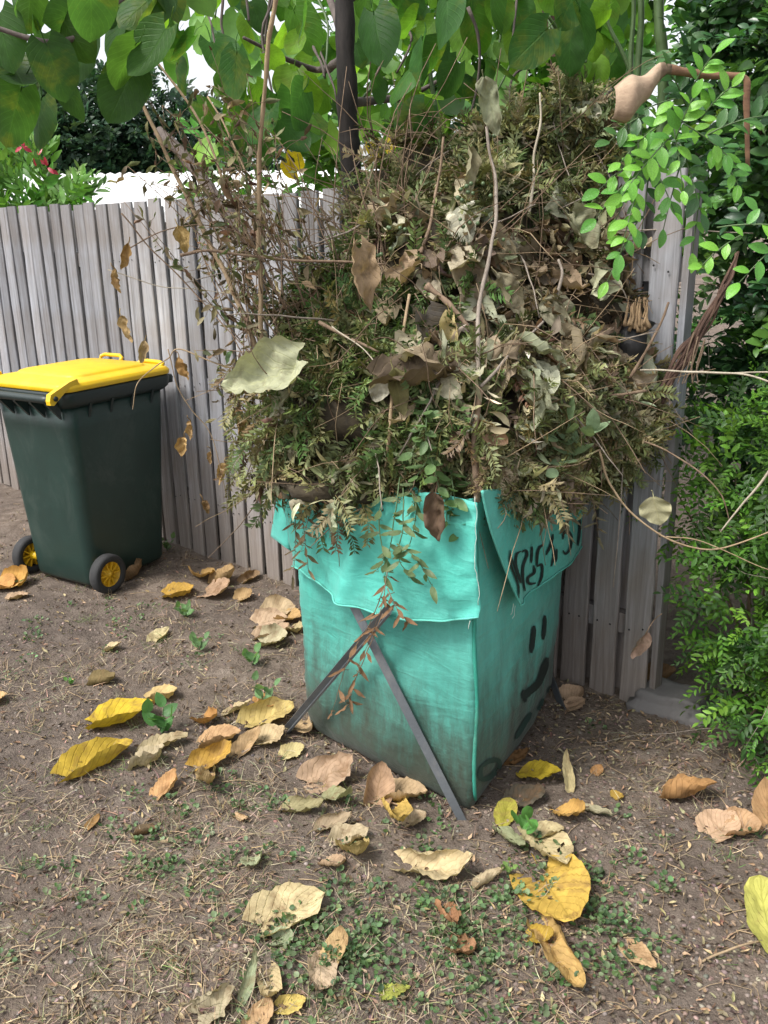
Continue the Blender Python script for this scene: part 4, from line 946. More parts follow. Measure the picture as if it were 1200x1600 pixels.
# ------------------------------------------------------------------ fallen leaves, each one a thing
def ground_leaf(label, u, v, lpx, wpx, ang, color, shape='heart', curl=.6, bend=.3, crumple=.05, rib=.003, seed=None, tilt=0., roll=0., lift=0., stalk=.04, holes=0, flip=False, nu=14, nv=18, asym=None):
    """lies on the ground at pixel (u, v); ang = direction of the midrib on the ground seen from above (0 = away, clockwise)"""
    g = G(u, v); g.z = gh(g.x, g.y); dist = (g - CAM).length; px = dist / FPX
    seed = seed if seed is not None else int(u * 7 + v) % 997
    sg = CAM_H / dist; ca, sa = math.cos(R(ang)), math.sin(R(ang)); kl = 1 / math.hypot(sa, sg * ca); kw_ = 1 / math.hypot(ca, sg * sa)
    L, Wd = lpx * px * .90 * kl, wpx * px * .82 * kw_ * (1 + .10 * curl); L = min(L, .22); Wd = min(Wd, .19)
    curl *= 1.15; bend *= 1.3; rib *= .6; crumple = crumple * 1.15 + .012; tilt += random.Random(u).uniform(-.05, .22); roll += random.Random(v).uniform(-.25, .25)
    me = leaf_mesh('fallen_leaf', 'dry_leaf', stalk, .0018, L=L, W=Wd, shape=shape, curl=curl, bend=bend, crumple=crumple, rib=rib, seed=seed, nu=nu, nv=nv, holes=holes, ragged=.06, asym=asym if asym is not None else random.Random(u + v).choice((-.75, -.5, .4, .7, .8)), tip=0.05 if asym is not None else random.Random(u - v).uniform(-.1, .5), fold=.12)
    o = bpy.data.objects.new('fallen_leaf', me); gm = sum(color) / 3; o.color = (*[.88 * (gm + (x - gm) * .92) * f_ for x, f_ in zip(color, (1.02, 1.0, .82))], 1)
    rot = Matrix.Rotation(R(-ang), 4, 'Z') @ Matrix.Rotation(tilt, 4, 'X') @ Matrix.Rotation(roll + (math.pi if flip else 0), 4, 'Y') @ Matrix.Translation((0, -L / 2, 0))
    n = (nu + 1) * (nv + 1); co = [rot @ me.vertices[i].co for i in range(n)]
    # settle the leaf on the ground
    dz = max(gh(g.x + c.x, g.y + c.y) - c.z for c in co[::3])
    zs = sorted(gh(g.x + c.x, g.y + c.y) - c.z for c in co[::3]); dz = zs[int(len(zs) * .93)]
    o.matrix_world = Matrix.Translation((g.x, g.y, dz + .002 + lift)) @ rot
    link(o); return tag(o, label, 'fallen leaf', 'fallen leaves on the ground')
YEL, GOLD, TAN, BEI, PINK, ORG, CRM, GRG, BRN, RED = (.54, .38, .022), (.48, .29, .06), (.42, .28, .16), (.52, .42, .30), (.42, .28, .22), (.52, .27, .10), (.58, .50, .34), (.30, .32, .22), (.26, .165, .105), (.30, .13, .08)
FL = [
 ('bright yellow broad leaf lying beside a green seedling', 200, 1126, 96, 76, 75, YEL, dict(curl=.7, bend=.5, crumple=.03, asym=.2)),
 ('yellow rolled leaf lying left of the bright yellow one', 160, 1192, 105, 62, 48, (.46, .32, .035), dict(curl=1.5, bend=.2, crumple=.03)),
 ('large orange tan leaf, biggest of the group by the fence', 316, 910, 34, 48, 160, (.52, .32, .13), dict(curl=.8, bend=.5, tilt=.1)),
 ('golden flat leaf, leftmost of the group by the fence', 284, 932, 50, 34, 80, GOLD, dict(curl=.4)),
 ('pinkish tan leaf, front of the group by the fence', 345, 931, 55, 34, 115, PINK, dict(curl=.4)),
 ('tan pointed leaf, right side of the group by the fence', 360, 910, 46, 36, 60, TAN, dict(curl=1.0, bend=.7)),
 ('small brown curled leaf against the fence foot', 393, 905, 28, 24, 40, (.34, .23, .16), dict(curl=1.5)),
 ('tan scrap of leaf below the group by the fence', 385, 935, 30, 18, 70, TAN, dict(curl=.9)),
 ('orange leaf in front of the left bin wheel', 36, 916, 52, 36, 75, (.55, .31, .09), dict(curl=.9, bend=.6)),
 ('orange leaf at the left photo edge near the bin', 8, 923, 34, 26, 100, ORG, dict(curl=.8)),
 ('pale pink leaf just below the orange bin leaf', 32, 938, 30, 20, 60, (.46, .32, .25), dict(curl=.5)),
 ('brown curled leaf resting against the bin side', 222, 904, 40, 28, 70, BRN, dict(curl=1.3, bend=.7, tilt=.3)),
 ('cream tan leaf lying alone behind the yellow leaf', 258, 1092, 58, 28, 95, (.52, .38, .20), dict(curl=.8, bend=.4)),
 ('small cream leaf alone on bare soil', 251, 992, 26, 26, 30, CRM, dict(curl=.6)),
 ('dry beige shred of leaf on the lawn left', 178, 1014, 34, 12, 85, BEI, dict(curl=.8, shape='oval')),
 ('dark curled leaf scrap on the lawn left', 165, 1065, 42, 22, 80, (.20, .15, .08), dict(curl=1.4)),
 ('orange brown curled leaf at the left of the leaf drift', 328, 1137, 42, 44, 140, (.46, .24, .09), dict(curl=1.3, bend=.8)),
 ('beige slim leaf behind the leaf drift', 372, 1113, 48, 26, 50, BEI, dict(curl=.7, shape='oval')),
 ('pinkish orange leaf in the middle of the leaf drift', 350, 1162, 64, 40, 80, (.50, .31, .19), dict(curl=.7)),
 ('golden curled leaf in front of the leaf drift', 340, 1192, 68, 36, 62, GOLD, dict(curl=1.3, bend=.4)),
 ('brown tan leaf right of the golden curled leaf', 390, 1165, 44, 34, 30, (.40, .27, .17), dict(curl=.8)),
 ('pale shredded leaf lying left in the leaf drift', 262, 1168, 66, 24, 62, (.46, .38, .28), dict(curl=.9, crumple=.10)),
 ('beige crumpled leaf above the orange tan small leaf', 240, 1196, 60, 30, 80, (.44, .37, .29), dict(curl=.9, crumple=.12)),
 ('orange tan small leaf lying apart', 268, 1232, 44, 36, 40, (.52, .30, .16), dict(curl=.8, bend=.6)),
 ('tan leaf with folded edges near the small orange one', 322, 1242, 58, 42, 175, (.48, .34, .20), dict(curl=1.2, bend=.5)),
 ('yellow cream large leaf near the left stake foot', 425, 1122, 78, 44, 62, (.52, .40, .17), dict(curl=1.2, bend=.3)),
 ('orange curled leaf behind the left stake foot', 418, 1105, 40, 34, 150, ORG, dict(curl=1.2)),
 ('beige leaf lying in front of the left stake foot', 427, 1155, 52, 40, 70, (.54, .42, .29), dict(curl=.6)),
 ('tan leaf tucked under the bag left side', 480, 1140, 34, 50, 170, (.46, .33, .22), dict(curl=.8)),
 ('small cream leaf in front of the bag left side', 461, 1178, 38, 24, 70, (.52, .44, .25), dict(curl=.6)),
 ('beige top leaf of the stack left of the bag', 440, 955, 52, 26, 80, (.50, .38, .28), dict(curl=.8)),
 ('orange tan leaf of the stack left of the bag', 455, 968, 36, 34, 120, (.50, .32, .16), dict(curl=.7)),
 ('pale pink leaf of the stack left of the bag', 425, 972, 56, 24, 85, (.50, .36, .29), dict(curl=.7)),
 ('pinkish brown leaf low in the stack left of the bag', 430, 990, 58, 24, 75, (.42, .30, .24), dict(curl=.8)),
 ('grey cream bottom leaf of the stack left of the bag', 432, 1005, 52, 30, 95, (.46, .42, .33), dict(curl=1.1)),
 ('cream leaf nearest the bag in the stack', 460, 985, 26, 36, 160, (.52, .43, .28), dict(curl=.7)),
 ('long pinkish brown leaf in front of the bag', 525, 1217, 92, 44, 80, (.42, .29, .23), dict(curl=.8, crumple=.08)),
 ('grey green leaf before the long pinkish leaf', 530, 1257, 70, 30, 120, (.30, .31, .20), dict(curl=.5, shape='oval', crumple=.07)),
 ('olive strip of leaf over the pinkish leaf', 517, 1236, 34, 16, 110, (.28, .26, .08), dict(curl=.7, shape='oval')),
 ('large pinkish brown leaf standing up against the bag front', 595, 1240, 46, 58, 20, (.42, .27, .20), dict(curl=1.0, bend=.6, tilt=.5)),
 ('tan ribbed leaf beside the upright pinkish leaf', 640, 1248, 66, 46, 100, (.50, .36, .25), dict(curl=.8, rib=.006, tilt=.15)),
 ('golden folded leaf below the upright pinkish leaf', 622, 1297, 78, 58, 170, (.58, .40, .12), dict(curl=1.4, bend=.4, tilt=.2)),
 ('pale tan leaf behind the golden folded leaf', 650, 1285, 40, 30, 60, (.48, .38, .30), dict(curl=.9)),
 ('tan pointed leaf with dark base below the bag', 556, 1358, 62, 60, 165, (.48, .36, .17), dict(curl=.8, bend=.5, tilt=.15)),
 ('rosy brown leaf behind the tan pointed leaf', 525, 1368, 40, 36, 120, (.42, .29, .22), dict(curl=.8)),
 ('crumpled beige leaf above the tan pointed leaf', 552, 1318, 58, 34, 70, (.44, .36, .28), dict(curl=1.0, crumple=.12)),
 ('grey brown curled leaf between the bag and pale leaves', 522, 1296, 62, 26, 68, (.36, .28, .22), dict(curl=1.3, shape='oval')),
 ('dull olive curled leaf left of the grey green one', 480, 1272, 70, 26, 100, (.30, .27, .17), dict(curl=1.2, crumple=.08)),
 ('large cream leaf lying in the front centre', 460, 1435, 108, 72, 65, (.58, .48, .32), dict(curl=.8, bend=.3, rib=.004, asym=.3)),
 ('pale rolled ribbed leaf lying right of centre', 690, 1376, 118, 54, 108, (.56, .45, .31), dict(curl=1.4, bend=.2, rib=.006)),
 ('beige curled leaf right of the pale rolled leaf', 766, 1390, 58, 26, 60, (.48, .39, .30), dict(curl=1.3, shape='oval')),
 ('cream leaf with black holes above the big yellow leaf', 858, 1345, 80, 88, 170, (.58, .48, .32), dict(curl=.45, crumple=.05, holes=.03, nu=16, nv=20, asym=.15)),
 ('big flat yellow leaf in the right foreground', 872, 1420, 124, 140, 170, (.56, .37, .075), dict(curl=.35, bend=.15, crumple=.012, rib=.006, stalk=.09, nu=16, nv=22, asym=0)),
 ('golden tan rolled leaf below the big yellow leaf', 873, 1518, 112, 66, 168, (.52, .34, .14), dict(curl=1.6, bend=.3)),
 ('yellow shred of leaf beside the golden tan rolled leaf', 850, 1478, 42, 30, 110, (.52, .36, .05), dict(curl=.9)),
 ('yellow leaf with dark spots right of the bag corner', 845, 1218, 70, 42, 125, (.56, .42, .025), dict(curl=.7, shape='oval', bend=.5, tilt=.15)),
 ('cream slip of leaf beside the spotted yellow leaf', 884, 1217, 42, 22, 0, (.54, .45, .28), dict(curl=.7, shape='oval', tilt=.2)),
 ('orange scalloped leaf right of the bag corner', 892, 1282, 50, 44, 130, (.52, .31, .10), dict(curl=.9, bend=.5, shape='round')),
 ('olive yellow round leaf at the bag corner foot', 790, 1275, 38, 38, 20, (.34, .32, .05), dict(curl=.3, shape='round')),
 ('grey green limp leaf below the round seedling', 796, 1320, 62, 46, 160, (.32, .35, .24), dict(curl=.6, shape='oval')),
 ('beige leaf behind the cream leaf with holes', 855, 1306, 56, 28, 80, (.50, .42, .28), dict(curl=.8)),
 ('dark grey rotten leaf by the bag corner', 828, 1250, 60, 40, 70, (.10, .085, .075), dict(curl=.5, crumple=.06)),
 ('grey twisted leaf strip right of the orange leaf', 935, 1278, 60, 20, 145, (.36, .33, .26), dict(curl=1.2, shape='oval')),
 ('brown orange cupped leaf at the right', 1085, 1250, 78, 54, 105, (.44, .24, .11), dict(curl=1.0, bend=.5, tilt=.1)),
 ('pale pink leaf right of the brown cupped leaf', 1130, 1288, 54, 50, 60, (.52, .35, .27), dict(curl=.5)),
 ('tan pink leaf by the bush foot at the right edge', 1168, 1298, 50, 44, 110, (.46, .29, .19), dict(curl=.9, tilt=.1)),
 ('brown leaf at the right edge under the bush', 1198, 1268, 50, 44, 20, (.38, .23, .13), dict(curl=1.0, tilt=.2)),
 ('speckled yellow green leaf cut by the right photo edge', 1196, 1442, 90, 70, 10, (.46, .45, .12), dict(asym=0, curl=.3, shape='round', stalk=.0, nu=12)),
 ('small pinkish leaf lying alone at the lower right', 1000, 1512, 52, 40, 160, (.52, .35, .23), dict(curl=.5)),
 ('tan leaf in the weeds at the bottom centre', 528, 1495, 44, 46, 20, (.50, .35, .20), dict(curl=.5)),
 ('pale veined pink leaf at the bottom centre', 503, 1545, 54, 50, 175, (.50, .38, .31), dict(curl=.5, rib=.005, crumple=.08)),
 ('cream leaf at the bottom left of centre', 426, 1560, 60, 42, 165, (.54, .43, .28), dict(curl=.7)),
 ('yellow cream leaf at the bottom edge', 460, 1581, 46, 26, 85, (.54, .42, .14), dict(curl=.8)),
 ('orange tan leaf cut by the bottom photo edge', 412, 1596, 46, 44, 30, (.46, .30, .19), dict(curl=.8)),
 ('grey green upright strip of leaf at the bottom', 394, 1550, 62, 22, 20, (.28, .33, .24), dict(curl=.9, shape='oval', tilt=.3)),
 ('crumpled greyish beige leaf at the bottom left', 345, 1580, 62, 44, 60, (.38, .33, .26), dict(curl=1.2, crumple=.15)),
 ('small olive green leaf on soil at the bottom', 618, 1562, 50, 24, 85, (.30, .34, .07), dict(curl=.4, shape='oval', crumple=.06)),
 ('grey green crumpled leaf left of the pale ribbed leaf', 398, 1360, 28, 44, 170, (.32, .36, .26), dict(curl=.9)),
 ('grey green limp leaf under the large cream leaf', 447, 1480, 40, 30, 100, (.30, .35, .26), dict(curl=.8)),
 ('red brown crumpled leaf in the weeds', 702, 1450, 40, 40, 160, (.34, .17, .10), dict(curl=1.3, crumple=.14)),
 ('second red brown crumpled leaf lower in the weeds', 727, 1497, 44, 36, 110, (.30, .16, .10), dict(curl=1.3, crumple=.14)),
 ('pink beige stacked leaf between stake and fence', 898, 1092, 40, 26, 80, (.48, .33, .26), dict(curl=.5, tilt=.1)),
 ('pink beige leaf in front of the stacked one by the stake', 902, 1106, 36, 20, 85, (.46, .31, .24), dict(curl=.4)),
 ('brown leaf under the bush beside the fence end', 1036, 1072, 44, 32, 70, (.28, .17, .11), dict(curl=1.0, tilt=.15, lift=.02)),
 ('brown crumbling leaf at the bag right foot', 808, 1188, 50, 26, 80, (.26, .14, .07), dict(curl=.7, crumple=.10)),
 ('tiny orange leaf on the dark soil at the right', 934, 1205, 18, 18, 40, (.45, .24, .11), dict(curl=.5, stalk=0)),
 ('tiny yellow brown leaf on the dark soil at the right', 966, 1247, 16, 20, 60, (.40, .26, .06), dict(curl=.7, stalk=0)),
 ('small pale pink leaf scrap in the lower left soil', 645, 1078 + 460, 28, 16, 75, (.50, .36, .30), dict(curl=.6, stalk=0)),
 ('small brown scrap of leaf on the lawn centre left', 148, 1288, 20, 16, 30, (.34, .20, .09), dict(curl=.7, stalk=0)),
 ('small tan curl of leaf between weeds and drift', 378, 1285, 26, 14, 130, (.44, .30, .20), dict(curl=1.2, stalk=0)),
 ('tan leaf cut by the left photo edge', 0, 1098, 26, 24, 60, (.50, .34, .20), dict(curl=.8)),
 ('dark brown curled leaf on the lawn lower left', 232, 1305, 34, 18, 85, (.14, .10, .07), dict(curl=1.2)),
]
for lab, u, v, lp, wp, an, c, kw in FL: ground_leaf(lab, u, v, lp, wp, an, c, **kw)
V, F = tubegeo(wig(catmull([G(1082, 1510, .004), G(1120, 1492, .02), G(1160, 1478, .025), G(1190, 1470, .012)], 6), .003, 20), .003, .0024, 6)
tag(obj('leaf_stalk', V, F, M['straw']), 'long yellow leaf stalk pointing to the speckled leaf at right edge', 'leaf stalk')
# seedlings
def seedling(label, u, v, hgt, leaf, n, color, spread=.5, shape='oval', shoots=3):
    g = G(u, v); g.z = gh(g.x, g.y); sh = []
    for k in range(shoots):
        a = k * 2.1 + u; e = Vector((math.cos(a), math.sin(a), 0)) * hgt * spread
        sh.append([g, g + Vector((0, 0, hgt * .5)) + e * .4, g + Vector((0, 0, hgt * random.uniform(.8, 1.1))) + e])
    return plant('seedling', label, 'seedling', g, sh, dict(L=leaf, W=leaf * .68, shape=shape, curl=.3, bend=.4, crumple=.03, nu=6, nv=8), n, color, stem_r=.0014, group='green seedlings')
GR = (.10, .26, .06)
seedling('bushy green seedling right of the bright yellow leaf', 255, 1148, .085, .055, 4, (.09, .27, .06))
seedling('pale green seedling on bare soil left of the bag', 313, 1015, .05, .042, 3, (.17, .33, .12))
seedling('small green seedling below the fence leaf group', 290, 965, .05, .04, 3, (.14, .30, .09))
seedling('green seedling left of the stack of leaves', 395, 1040, .05, .042, 3, (.15, .33, .10))
seedling('green seedling behind the left stake foot', 413, 1100, .08, .042, 3, (.15, .32, .11))
seedling('seedling with round green leaf at the bag corner', 820, 1312, .05, .045, 2, (.11, .36, .05), .35, 'round')
seedling('tiny green seedling on the lawn left', 110, 1070, .02, .022, 2, (.13, .33, .05))
seedling('tiny yellow green seedling by the cream holed leaf', 908, 1362, .02, .014, 2, (.20, .38, .06))
seedling('tiny yellow green seedling near the pale curled leaf', 793, 1376, .03, .016, 3, (.20, .36, .06))
seedling('small seedling at the fence foot right of the bin', 262, 862, .06, .03, 4, (.13, .24, .07))
seedling('thin seedling before the fence right of the leaf group', 405, 890, .12, .03, 3, (.16, .30, .12))
# ------------------------------------------------------------------ lawn straw, weeds, litter (uncountable)
def gnoise(x, y, f, o): return noise.noise(Vector((x * f + o, y * f - o, o)))
def ground_pts(n, dens, x0=-2.6, x1=2.2, y0=.75, y1=4.6):
    out = []
    while len(out) < n:
        v = random.uniform(760, 1640); u = random.uniform(-60, 1260)
        if random.random() < .35: x, y = random.uniform(x0, x1), random.uniform(y0, y1)
        else: g = G(u, v); x, y = g.x, g.y
        if y > fence_y(x) - .03 or y < .6: continue
        if random.random() < dens(x, y, *proj((x, y, 0))[:2]): out.append((x, y, gh(x, y)))
    return np.array(out)
def blade(seed, k=4):
    r = random.Random(seed); V, Q = [], []; b = r.uniform(-.22, .22); l = r.uniform(.02, .16)
    for i in range(k + 1):
        t = i / k; wd = .022 * (1 - t * .8); c = Vector((b * t * t, t, l * math.sin(t * math.pi) * .7)); V += [c + Vector((-wd, 0, 0)), c + Vector((wd, 0, 0))]
    Q = [(2 * i, 2 * i + 1, 2 * i + 3, 2 * i + 2) for i in range(k)]
    return np.array([tuple(v) for v in V]), np.array(Q), np.ones((len(V), 3))
bl_t = [blade(i) for i in range(10)]
def strawdens(x, y, u, v):
    d = .32 + 1.0 * gnoise(x, y, 1.8, 3) + .7 * gnoise(x, y, 6, 8)
    if u > 760: d -= .32
    if u > 740 and v < 1180: d += .45
    return d
STRAW = [(.38, .30, .195), (.31, .235, .15), (.43, .36, .25), (.25, .185, .125), (.20, .15, .105)]
p = ground_pts(10500, strawdens); n = len(p); a = rng.uniform(0, 2 * math.pi, n)
D = np.stack([np.cos(a), np.sin(a), rng.uniform(-.02, .22, n)], 1); p[:, 2] += .002
A = scatter(bl_t, p, frames(D, np.tile([0, 0, 1.0], (n, 1)) + rvec(n, .3)), rng.uniform(.015, .06, n), pal(STRAW, n)); stuff(npobj('dry_grass', *A, M['litter']), 'dry straw coloured grass lying over the soil', 'dry grass')
tc = ground_pts(170, lambda x, y, u, v: .75 * (u < 760) + .15 + gnoise(x, y, 1.8, 3)); p = np.repeat(tc, 26, axis=0); n = len(p); p[:, :2] += rng.normal(size=(n, 2)) * .014
D = np.stack([rng.normal(size=n) * .7, rng.normal(size=n) * .7, np.abs(rng.normal(size=n)) * .7 + .15], 1)
A = scatter(bl_t, p, frames(D, rvec(n)), rng.uniform(.02, .06, n), pal(STRAW, n)); stuff(npobj('dry_grass', *A, M['litter']), 'small dry grass tufts dotted over the lawn', 'dry grass')
tc = ground_pts(130, lambda x, y, u, v: .8 * (u < 560) + .12 + gnoise(x, y, 1.3, 13)); p = np.repeat(tc, 16, axis=0); n = len(p); p[:, :2] += rng.normal(size=(n, 2)) * .02
D = np.stack([rng.normal(size=n) * .8, rng.normal(size=n) * .8, np.abs(rng.normal(size=n)) * .5 + .1], 1)
A = scatter(bl_t, p, frames(D, rvec(n)), rng.uniform(.02, .055, n), pal([(.13, .20, .07), (.18, .23, .10), (.22, .25, .13), (.10, .16, .06)], n)); stuff(npobj('green_grass', *A, M['leaf_mass']), 'sparse green grass tufts in the thin lawn', 'grass')
# low weeds with small round leaves
def roundlet(seed):
    V, F, _ = leaf_geo(1, .85, 'round', .5, .4, .05, 0, 0, seed, 4, 4); return np.array([tuple(v) for v in V]), np.array(F), np.full((len(V), 3), 1.0)
rl_t = [roundlet(i) for i in range(5)]
def weeddens(x, y, u, v):
    d = .008 + .12 * max(0, gnoise(x, y, 2.2, 21))
    for cu, cv, su, sv, k in ((500, 1480, 70, 50, 1), (650, 1480, 110, 60, 1), (760, 1430, 90, 50, .7), (960, 1480, 60, 60, .9), (920, 1390, 90, 40, .6), (700, 1560, 120, 40, .6), (420, 1390, 80, 40, .35), (210, 1330, 120, 60, .3), (90, 1000, 120, 40, .25), (350, 1240, 60, 30, .4), (200, 960, 60, 20, .3), (850, 1500, 60, 60, .5), (640, 1290, 60, 30, .4), (440, 1250, 30, 30, .7)):
        d += k * math.exp(-((u - cu) / su) ** 2 - ((v - cv) / sv) ** 2)
    return d
tc = ground_pts(260, weeddens); p = np.repeat(tc, 15, axis=0); n = len(p); off = rng.normal(size=(n, 2)) * .020; p[:, :2] += off; p[:, 2] += rng.uniform(.003, .024, n) * np.exp(-(off ** 2).sum(1) / .0012)
D = np.stack([off[:, 0] * 30 + rng.normal(size=n) * .5, off[:, 1] * 30 + rng.normal(size=n) * .5, rng.uniform(-.1, .5, n)], 1)
A = scatter(rl_t, p, frames(D, np.tile([0, 0, 1.0], (n, 1)) + rvec(n, .35)), rng.uniform(.007, .017, n), pal([(.085, .15, .055), (.12, .19, .08), (.07, .125, .05), (.16, .22, .11)], n)); stuff(npobj('ground_weeds', *A, M['leaf_mass'], None, True), 'low creeping weeds with small round green leaves', 'weeds')
# litter crumbs and clods
p = ground_pts(8000, lambda x, y, u, v: .30 + .5 * max(0, gnoise(x, y, 2.5, 31)) + (.8 if u > 740 and v < 1200 else 0)); n = len(p); p[:, 2] += .003
D = np.stack([rng.normal(size=n), rng.normal(size=n), rng.normal(size=n) * .15], 1)
A = scatter(curl_t, p, frames(D, np.tile([0, 0, 1.0], (n, 1)) + rvec(n, .4)), rng.uniform(.006, .024, n), pal(BROWN + [(.34, .25, .16), (.11, .075, .055)], n)); stuff(npobj('leaf_litter', *A, M['litter']), 'crumbled brown leaf litter scattered over the soil', 'leaf litter')
bm = bmesh.new(); bmesh.ops.create_icosphere(bm, subdivisions=1, radius=1); cl = []
for k in range(5): cl.append((np.array([tuple(v.co * (1 + .5 * noise.noise(v.co * 1.5 + Vector((k * 5, 0, 0))))) for v in bm.verts]) * np.array((1, 1, .6)), np.array([tuple(q.index for q in f.verts) for f in bm.faces]), np.ones((len(bm.verts), 3))))
bm.free(); p = ground_pts(10000, lambda x, y, u, v: .4 + .6 * gnoise(x, y, 3, 41) + .25 * (u > 700)); n = len(p)
A = scatter(cl, p, frames(rvec(n) * np.array((1, 1, .1)), np.tile([0, 0, 1.0], (n, 1))), rng.uniform(.001, .0075, n), pal([(.19, .15, .122), (.15, .12, .098), (.25, .20, .165), (.11, .086, .07)], n)); stuff(npobj('soil_crumbs', *A, M['litter'], None, True), 'small crumbs and clods of brown soil', 'soil')
tp_ = ground_pts(260, lambda x, y, u, v: .35 + .4 * (u > 720)); a = rng.uniform(0, 6.3, len(tp_)); tp_[:, 2] += .004
V, F = [], []
for q, aa in zip(tp_, a):
    L = random.uniform(.03, .16); d = Vector((math.cos(aa), math.sin(aa), 0)); pts = [Vector(q) + d * L * t + Vector((-d.y, d.x, 0)) * .02 * math.sin(t * 3 + aa) for t in np.linspace(0, 1, 5)]
    for w_ in pts: w_.z = gh(w_.x, w_.y) + .004
    tubegeo(pts, random.uniform(.0008, .0022), .0007, 4, 0, V, F)
stuff(obj('twig_litter', V, F, M['straw']), 'thin dry twigs and straws lying on the soil', 'twigs')

# concrete footing beside the fence end
c = G(1060, 1128); bm = bmesh.new(); bmesh.ops.create_cube(bm, size=1); bmesh.ops.subdivide_edges(bm, edges=bm.edges[:], cuts=7, use_grid_fill=True)
Rz = Matrix.Rotation(FANG + .12, 3, 'Z'); V = []
for v in bm.verts:
    q = Vector((v.co.x * .26, v.co.y * .17, v.co.z * .10)); q *= 1 - .10 * (abs(v.co.x) * 2) ** 6 * (abs(v.co.z) * 2) ** 4
    if v.co.z > 0: q.x *= .82; q.y *= .75
    q += Vector((noise.noise(q * 14), noise.noise(q * 14 + Vector((5, 0, 0))), noise.noise(q * 14 + Vector((0, 5, 0))))) * .014; V.append(Rz @ q + Vector((c.x, c.y + .07, .03)))
tag(obj('concrete_footing', V, [tuple(q.index for q in f.verts) for f in bm.faces], M['concrete']), 'rough grey concrete footing half buried beside the fence end', 'concrete'); bm.free()

# ------------------------------------------------------------------ small-leaved bush, lower right
def leaflet(L=1, W=.42, k=0, n=3, fold=.25, bend=.25):
    V, Q = [], []
    for j in range(n + 1):
        t = j / n; wd = W / 2 * math.sin(math.pi * min(.985, t * .93 + .04)) ** .8; z = -bend * t * t * L
        V += [(-wd, t * L, z + fold * wd), (0, t * L, z), (wd, t * L, z + fold * wd)]
    for j in range(n):
        for i in range(2): a = j * 3 + i; Q.append((a, a + 1, a + 4, a + 3))
    return np.array(V), np.array(Q)
def twigtemp(seed, nl, L, W, spread=.9, alt=True, stem_col=(.5, .5, .35), n=3, gap=1.0, lift=.2):
    """one leafy twig of length one: stem strip + leaves"""
    r = random.Random(seed); Vs, Qs, Cs = [], [], []; off = 0
    lv, lq = leaflet(1, W, n=n); slots = []
    bend = r.uniform(-.3, .3); sag = r.uniform(.0, .35)
    def ax(t): return np.array((bend * t * t, t, -sag * t * t))
    for i in range(4):
        a, b = ax(i / 4), ax((i + 1) / 4); Vs.append(np.array([a + (-.006, 0, 0), a + (.006, 0, 0), b + (.005, 0, 0), b + (-.005, 0, 0)])); Qs.append(np.array([(0, 1, 2, 3)]) + off); Cs.append(np.tile(stem_col, (4, 1))); off += 4
    for k in range(nl):
        t = .12 + .88 * (k + 1) / nl; sx = (-1) ** k; o = ax(t)
        d = np.array((sx * spread * r.uniform(.7, 1.2), .75, lift + r.gauss(0, .3)));
        if k == nl - 1: d = np.array((.1 * sx, 1, 0))
        nrm = np.array((-sx * .3 + r.gauss(0, .3), r.gauss(0, .3), 1.0)); m = frames(d[None], nrm[None])[0]; s_ = L * r.uniform(.75, 1.2) * (1 - .25 * (t > .9))
        slots.append((o, m, s_)); sh = r.uniform(.72, 1.28)
        Vs.append((m @ lv.T).T * s_ + o); Qs.append(lq + off); Cs.append(np.tile((sh, sh, sh * r.uniform(.8, 1.1)), (len(lv), 1))); off += len(lv)
    return (np.concatenate(Vs), np.concatenate(Qs), np.concatenate(Cs)), slots
def ell_pts(ells, n, lo=.55, hi=1.05, front=.75):
    P_, N_ = [], []; w_ = np.array([r[0] * r[2] for c, r in ells]); w_ = w_ / w_.sum()
    for (c, r), k in zip(ells, (w_ * n).astype(int) + 1):
        d = rvec(k); d /= np.linalg.norm(d, axis=1, keepdims=True); flip = (d[:, 1] > .1) & (rng.random(k) < front); d[flip, 1] *= -1
        P_.append(np.array(c) + d * np.array(r) * rng.uniform(lo, hi, (k, 1)) ** .6); N_.append(d)
    return np.concatenate(P_), np.concatenate(N_)
